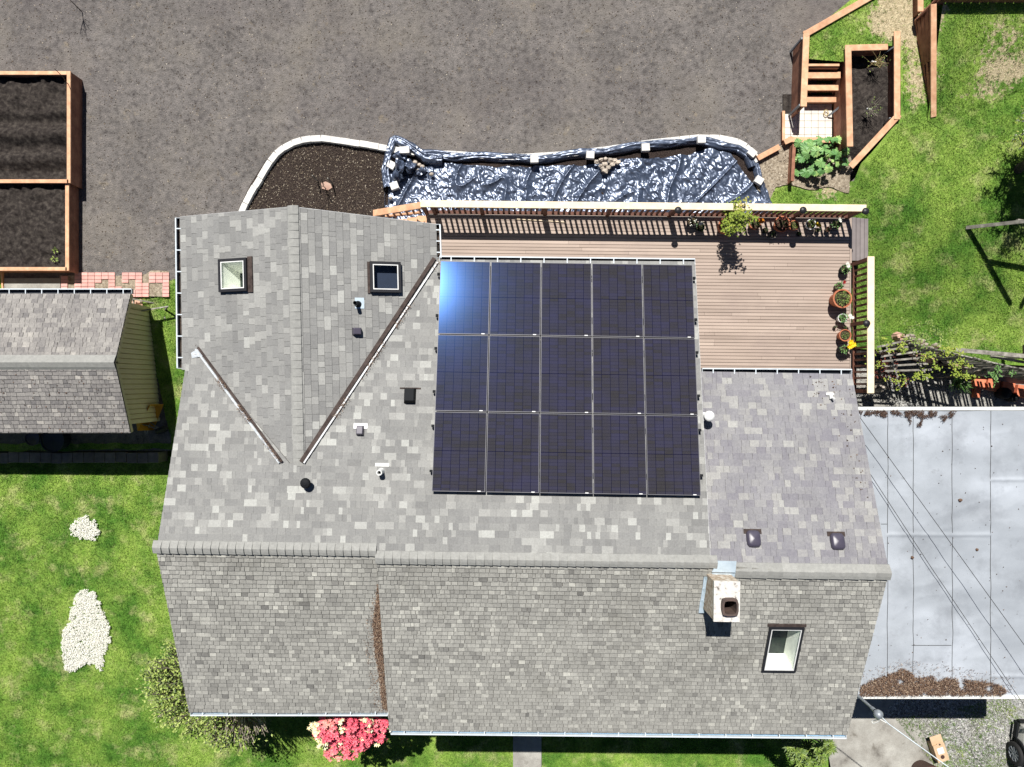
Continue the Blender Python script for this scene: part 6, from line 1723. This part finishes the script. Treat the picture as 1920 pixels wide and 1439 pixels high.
for (sx2, dy) in ((0, 0), (1.74, 0), (0, -2.55), (1.74, -2.55)):
    w_ = bpy.data.objects.new('wheel', None); COL.objects.link(w_); w_.parent = car; wl = V3(X0 + sx2, Y0 + dy, .33); w_.location = wl - WORLD['parked_car']; WORLD[w_.name] = wl
    sg = -1 if sx2 == 0 else 1
    b = MB(); b.lathe(wl, [(.21, .08), (.30, .095), (.33, .05), (.33, -.1), (.2, -.1)], 28, axis=(sg, 0, 0)); b.build('tyre', M['rubber'], w_, smooth=True)
    b = MB(); b.lathe(wl, [(0, .045), (.05, .06), (.19, .03), (.215, .075)], 28, axis=(sg, 0, 0))
    for k in range(9):
        a_ = 2 * math.pi * k / 9; d = V3(0, math.cos(a_), math.sin(a_)); b.board(wl + V3(sg * .075, 0, 0) + d * .04, wl + V3(sg * .08, 0, 0) + d * .2, .035, .02, up=(sg, 0, 0))
    b.build('rim', M['galv'], w_)
for s in (0, 1):
    b = MB(); q = V3(X0 + .16 + 1.42 * s, Y0 + .84, .66); b.rock(q, .16, .08, .08, .5, .05, 12, 8); b.build('headlight', M['white_plastic'], car, smooth=True)

# ---------------------------------------------------------------- picket fence, rocks, vine behind the carport
pf0, pf1 = P(1650, 650, .7), P(1985, 728, .7)
fen = thing('picket_fence', pf0.lerp(pf1, .5), 'weathered grey picket fence running off behind the carport', 'fence')
d_ = (pf1 - pf0).normalized(); Lf = (pf1 - pf0).length; npk = 44; base = None
for i in range(npk):
    p = pf0.lerp(pf1, (i // 2 * 2 + 1) / npk) + d_ * (.045 if i % 2 else -.045); p = p + V3(0, R.uniform(-.015, .015), 0)
    h = 1.7 + R.uniform(-.04, .04); hw_ = .03 if (i // 2) % 3 else .042
    b = MB(); b.tone = R.random(); b.obox(V3(p.x, p.y, .7 + h / 2 - .1), d_ * hw_, d_.cross(V3(0, 0, 1)) * .012, V3(0, 0, h / 2)); b.build('picket', M['weathered'], fen)
for z in (1.2, 2.1):
    b = MB(); o_ = V3(0, .03, 0); b.board(V3(pf0.x, pf0.y, z) + o_, V3(pf1.x, pf1.y, z) + o_, .035, .08); b.build('rail', M['weathered'], fen)
# leaning lath bundle left of it
t = thing('trellis', P(1690, 668, 1.0), 'old slatted trellis leaning flat among the rocks beside the deck rail', 'trellis')
for i in range(6):
    a = P(1645 + 3 * i, 651 + 9 * i, 1.9); c = P(1712 + 7 * i, 636 + 11.5 * i, 2.15); b = MB(); b.tone = R.random(); b.board(a, c, .05, .02); b.build('slat', M['weathered'], t)
for (q, r_) in (((1662, 650), (1684, 708)), ((1700, 643), (1735, 700))):
    b = MB(); b.board(P(*q, 1.93), P(*r_, 1.96), .04, .02); b.build('batten', M['weathered'], t)
# retaining rocks
rg = random.Random(77)
rk = [(1683, 631, .16, 1), (1690, 640, .13, 1), (1707, 634, .17, 0), (1726, 640, .12, 0), (1731, 648, .12, 0), (1757, 648, .11, 0), (1700, 655, .14, 1), (1718, 662, .13, 1), (1745, 655, .12, 0), (1765, 662, .12, 1), (1730, 672, .13, 1), (1750, 676, .12, 1), (1668, 662, .12, 1), (1672, 688, .14, 0), (1648, 728, .16, 0), (1782, 676, .13, 0), (1800, 686, .12, 1), (1822, 694, .12, 0), (1845, 700, .12, 0)]
pos = ['topmost by the trellis', 'just under the topmost', 'white, at the top of the row', 'small, left of a vine clump', 'small, under the vine clump', 'small, at the right of the vine top', 'pinkish, in the second row', 'pinkish, middle of the second row', 'whitish, right of the second row', 'pinkish, far right of the second row', 'pinkish, lower row under the vine', 'pinkish, lower row right', 'brownish, nearest the deck railing', 'white, beside the red shrub', 'white, at the end of the deck railing', 'grey, left foot of the pickets', 'pinkish, among the left pickets', 'grey, among the middle pickets', 'grey, among the right pickets']
for k, (u, v, s, c) in enumerate(rk):
    p = P(u, v, .85); b = MB(); b.rock((p.x, p.y, .7), s * 1.1, s * .8, .32, rg.random(), .5, 9, 6); o = b.build('boulder', M['pinkrock'] if c else M['rockmat'])
    tag(o, 'rock of the low rockery, ' + pos[k], 'rock', 'rocks of the retaining edge')
TZ = .66
b = MB(); b.prism([V3(9.0, .85, TZ), V3(11, .85, TZ), V3(12.6, .5, TZ), V3(18.5, .2, TZ), V3(18.5, .5, TZ), V3(12.6, .8, TZ), V3(9.0, 1.3, TZ)], (0, 0, -.9)); o = b.build('earth_bank', M['soil']); tag(o, kind='structure')
# vine over the fence
vr = random.Random(15)
def vine(name, px, n, label, m, size=.05, zlo=1.9, zhi=2.8, per=9):
    q = P(*px[len(px) // 2], zlo); t = thing(name, (q.x, q.y, .6), label, 'climbing plant'); b = MB(); st_ = MB()
    for _ in range(n):
        u0, v0 = px[vr.randrange(len(px))]; z = vr.uniform(zlo, zhi); c = P(u0 + vr.gauss(0, 9), v0 + vr.gauss(0, 8), z)
        for k in range(per):
            e = c + V3(vr.gauss(0, .05), vr.gauss(0, .05), vr.gauss(0, .04)); f0 = vr.uniform(0, 6.28)
            for j in range(3):
                an = f0 + (j - 1) * .9; b.leaf(e, V3(math.cos(an), math.sin(an), vr.uniform(-.2, .3)) * size * vr.uniform(.7, 1.2), size * .55, tone=max(0, min(1, vr.gauss(.55, .2))))
        if vr.random() < .3: st_.tube([V3(c.x, c.y, .9), c], [.008, .004], 4)
    b.build('foliage', M[m], t); st_.build('stem', M['darktwig'], t); return t
vine('vine', [(1730, 600), (1725, 615), (1735, 625), (1745, 612), (1715, 622), (1755, 628), (1765, 635), (1700, 625), (1720, 640), (1750, 642)], 34, 'light green vine rising above the rockery into the lawn', 'leaf', .042, 2.0, 2.6)
vine('vine', [(1660, 652), (1690, 652), (1700, 660), (1716, 668), (1740, 662), (1745, 672), (1775, 668), (1790, 680), (1800, 690), (1812, 700), (1790, 700), (1760, 690), (1735, 695), (1715, 700), (1705, 708), (1740, 705), (1780, 655), (1812, 655)], 60, 'lime green vine sprawling over the pickets and rocks', 'leaf_lime', .045, 1.9, 2.7)
vine('vine', [(1870, 705), (1880, 712), (1890, 700), (1865, 698)], 12, 'dark green vine patch on the right hand pickets', 'leaf_deep', .045, 1.9, 2.6)
vine('vine', [(1645, 672), (1640, 692), (1634, 664), (1668, 718), (1680, 715), (1700, 720), (1630, 655)], 14, 'thin creeper twining around the side railing', 'leaf_lime', .04, 1.6, 3.2, 6)
# red leaved shrub, grassy tuft
p = P(1665, 700, .9); t = thing('red_shrub', (p.x, p.y, .2), 'dark red leaved shrub beside the lower end of the deck railing', 'shrub'); b = MB()
for (u, v) in ((1655, 685), (1668, 690), (1680, 705), (1665, 702), (1688, 715), (1650, 700), (1672, 678)): leafball(b, P(u, v, .85), (.18, .16, .2), 46, .07, .035, tone=(.5, .25), rg=vr)
b.build('foliage', M['leaf_red'], t); b = MB(); b.tube([(p.x, p.y, .05), (p.x, p.y, .8)], .02, 6); b.build('stem', M['darktwig'], t)
p = P(1808, 716, .6); t = thing('grass_tuft', (p.x, p.y, .1), 'spiky green tuft below the vine beside the orange steps', 'plant'); b = MB()
for _ in range(170):
    a = vr.uniform(0, 6.28); b.leaf((p.x + vr.gauss(0, .05), p.y + vr.gauss(0, .05), .15), V3(math.cos(a) * .33, math.sin(a) * .33, vr.uniform(.2, .6)), .016, tone=vr.random())
b.build('blades', M['leaf_deep'], t)
for k, (u, v, r) in enumerate([(1888, 738, .17), (1903, 746, .13)]):
    p = P(u, v, .4); b = MB(); b.lathe((p.x, p.y, .05), [(0, 0), (r * .8, 0), (r, .1), (r, .3), (r * .8, .38), (r * .3, .4), (0, .44)], 20); o = b.build('kettle_grill', M['black_plastic'], smooth=True)
    tag(o, ['black round lidded pot beside the orange steps', 'smaller black lidded pot against the carport edge'][k], 'pot', 'black pots by the steps')
# grey board rail beyond the fence
t = thing('handrail', P(1870, 662, .9), 'weathered grey two board handrail beside the pickets at the right edge', 'handrail')
b = MB(); b.board(P(1792, 656, 1.75), P(1945, 670, 1.75), .11, .04); b.build('top_board', M['weathered'], t)
b = MB(); b.board(P(1858, 668, 1.5), P(1945, 684, 1.5), .07, .04); b.build('lower_board', M['weathered'], t)
for u, v in ((1800, 657), (1925, 669)):
    q = P(u, v, 1.7); b = MB(); b.box((q.x, q.y, 1.3), (.09, .09, .85)); b.build('post', M['weathered'], t)
q = P(1925, 665, 1.6); b = MB(); b.box((q.x + .1, q.y + .05, 1.9), (.5, .42, .5)); b.build('shade_box', M['darktwig'], t)  # added dark box, stands in for the black shadow by the rail end

# ---------------------------------------------------------------- swing frame leg and gnarled tree on the right lawn
f0 = G(1813, 424, zE); dirl = V3(.529, -.093, 1)
t = thing('swing_frame', f0, 'weathered leaning timber leg of a frame at the right edge of the lawn', 'frame')
b = MB(); b.board(f0, f0 + dirl * 2.3, .09, .09, up=(0, 1, .2)); b.build('leg', M['weathered'], t)
s1 = f0 + dirl * 1.12; b = MB(); b.board(s1, s1 + V3(1.6, -.22, 0), .08, .08); b.build('crossbar', M['weathered'], t)
f1 = f0 + V3(2.42, -.43, 0); b = MB(); b.board(f1, f1 + V3(-.4, .05, 1) * 2.25, .09, .09, up=(0, 1, .2)); b.build('leg', M['weathered'], t)

tr_ = random.Random(31)
p = G(1908, 318, zE); t = thing('gnarled_tree', p, 'gnarled old tree with sparse grey and lime leaves at the right edge', 'tree')
b = MB(); lf = MB(); lf2 = MB()
def branch(p0, d, l, r, depth):
    pts = [p0]; q = p0.copy(); dd = d.copy(); n = 4
    for i in range(n):
        dd = (dd + V3(tr_.gauss(0, .28), tr_.gauss(0, .28), tr_.gauss(0, .16))).normalized(); q = q + dd * (l / n); pts.append(q.copy())
    b.tube(pts, [r * (1 - .5 * i / n) for i in range(n + 1)], 5, cap=False)
    if depth == 0 or depth == 1:
        for _ in range(8 if depth == 0 else 3):
            c = pts[tr_.randrange(1, n + 1)] + V3(tr_.gauss(0, .06), tr_.gauss(0, .05), tr_.gauss(0, .05)); w2 = lf2 if tr_.random() < .42 else lf
            for _k in range(3): w2.leaf(c, V3(tr_.gauss(0, 1), tr_.gauss(0, 1), tr_.gauss(0, .5)).normalized() * .05, .028, tone=tr_.random())
    if depth > 0:
        for _ in range(3 if depth > 1 else 4):
            k = tr_.randrange(1, n + 1); nd = (dd + V3(tr_.gauss(0, .8), tr_.gauss(0, .8), tr_.gauss(.1, .3))).normalized()
            branch(pts[k], nd, l * tr_.uniform(.55, .8), r * .55, depth - 1)
b.tube([p, p + V3(-.05, .1, .8), p + V3(-.02, .3, 1.2)], [.13, .11, .09], 8)
for i in range(12):
    a = 1.2 + i * .42; branch(p + V3(-.03, .25, 1.0 + .05 * i), V3(math.cos(a), math.sin(a) + .2, .5).normalized(), .66, .06, 3)
b.build('trunk', M['darktwig'], t); lf.build('crown', M['leaf_lime'], t)
if lf2.f: lf2.build('pale_leaves', M['leaf_grey'], t)

# ---------------------------------------------------------------- planting along the south side
def inp(u, v, poly): return inpoly(u, v, poly)
sr = random.Random(8)
p = P(425, 1318, 0); t = thing('hedge_shrub', p, 'broad twiggy shrub with lime leaves wrapping the lower left house corner', 'shrub')
b = MB(); lf = MB()
outline = [(306, 1207), (325, 1200), (345, 1230), (372, 1300), (420, 1336), (500, 1345), (505, 1375), (470, 1404), (440, 1418), (398, 1404), (352, 1384), (305, 1360), (276, 1330), (263, 1290), (270, 1250)]
cb = V3(P(432, 1300, 0).x, P(432, 1300, 0).y, 0)
for i in range(1250):
    u, v = sr.uniform(262, 505), sr.uniform(1200, 1418)
    if not inp(u, v, outline): continue
    z = sr.uniform(1.7, 2.6) + (.5 if v > 1330 and u > 380 else 0); e = P(u, v, z); base = V3(cb.x + (e.x - cb.x) * .30 + sr.gauss(0, .15), cb.y + (e.y - cb.y) * .30 + sr.gauss(0, .15), .1)
    m1 = base.lerp(e, .55) + V3(sr.gauss(0, .05), sr.gauss(0, .05), sr.gauss(0, .05))
    m2 = base.lerp(e, .8) + V3(sr.gauss(0, .05), sr.gauss(0, .05), .03)
    b.tone = sr.random(); b.tube([base, m1, m2, e], [.02, .018, .014, .007], 4, cap=False)
    # leaves sit on the outer, lawn side of the shrub
    dist = (u - 470) / -205 * .6 + (v - 1290) / 130 * .25 + .25
    nl = int(24 * max(0.0, min(1, (dist - .45) * 2.4)) + (3 if sr.random() < .3 else 0))
    for _ in range(nl):
        c = m1.lerp(e, sr.uniform(.35, 1.1)) + V3(sr.gauss(0, .05), sr.gauss(0, .05), sr.gauss(0, .05)); lf.leaf(c, V3(sr.gauss(0, 1), sr.gauss(0, 1), sr.gauss(.3, .4)).normalized() * .085, .045, tone=max(0, min(1, sr.gauss(.75, .22))))
b.build('branches', M['pale_twig'], t); lf.build('foliage', M['leaf'], t)

p = V3(*P(664, 1376, 3.2).xy, 0); t = thing('azalea', p, 'big azalea bush in full coral pink and cream bloom below the eave', 'flowering shrub')
b = MB(); fl_ = MB(); br_ = MB()
azo = [(584, 1356), (600, 1346), (640, 1343), (690, 1344), (722, 1348), (734, 1362), (728, 1372), (716, 1392), (706, 1400), (690, 1404), (676, 1408), (662, 1414), (650, 1422), (632, 1424), (612, 1414), (604, 1402), (592, 1392), (588, 1374)]
ccu, ccv = 662, 1376; cnt = 0
while cnt < 330:
    u, v = sr.uniform(582, 736), sr.uniform(1342, 1425)
    if not inp(u, v, azo): continue
    cnt += 1
    rr_ = math.hypot((u - ccu) / 76, (v - ccv) / 44); z = 3.95 - 1.5 * max(0, (v - 1350) / 75) ** 1.3 - .35 * abs((u - 662) / 76) ** 3 + .25 * noise.noise(V3(u * .09, v * .09, 1)) + sr.uniform(-.15, .12); c = P(u, v, z)
    cream = noise.noise(V3(u * .06, v * .06, 3)) + sr.gauss(0, .10) + (.3 if u < 606 else 0) > .30
    base_t = .86 if cream else min(.62, max(.05, .32 + .5 * noise.noise(V3(u * .03, v * .03, 9))))
    for k in range(3):
        cc = c + V3(sr.gauss(0, .05), sr.gauss(0, .05), sr.gauss(0, .03)); f0 = sr.uniform(0, 6.28)
        for j in range(5):
            an = f0 + j * 1.257; fl_.leaf(cc, V3(math.cos(an), math.sin(an), .45) * .062, .036, tone=max(0, min(1, base_t + sr.uniform(-.07, .07))))
    for k in range(3): b.leaf(c - V3(0, 0, .04), V3(sr.gauss(0, 1), sr.gauss(0, 1), -.1).normalized() * .09, .035, tone=sr.random() * .7)
    if sr.random() < .25: br_.tube([V3(p.x + sr.gauss(0, .1), p.y + .1, 0), V3((p.x + c.x) / 2, (p.y + c.y) / 2, 1.6), c - V3(0, 0, .05)], [.02, .014, .006], 5)
b.build('foliage', M['leaf_deep'], t); fl_.build('flowers', M['petal'], t); br_.build('branches', M['twig'], t)

p = V3(*P(1510, 1406, 1.8).xy, 0); t = thing('rhododendron', p, 'bush with whorls of long glossy leaves below the lower right eave', 'shrub')
b = MB(); br_ = MB()
for i in range(62):
    u, v = sr.uniform(1462, 1562), sr.uniform(1390, 1432)
    if (v > 1415 and (u < 1490 or u > 1545)): continue
    z = sr.uniform(1.7, 2.5); c = P(u, v, z); br_.tube([V3(p.x, p.y, 0), c], [.015, .006], 5)
    n = sr.randrange(8, 12); f0 = sr.random() * 6
    for j in range(n):
        an = f0 + j * 6.283 / n; b.leaf(c, V3(math.cos(an), math.sin(an), sr.uniform(-.1, .5)) * .17 * sr.uniform(.8, 1.1), .045, tone=max(0, min(1, sr.gauss(.45, .15))))
    for j in range(4):
        an = f0 + j * 1.57; b.leaf(c + V3(0, 0, .01), V3(math.cos(an), math.sin(an), .9) * .07, .025, tone=.8)
b.build('foliage', M['leaf'], t); br_.build('branches', M['twig'], t)
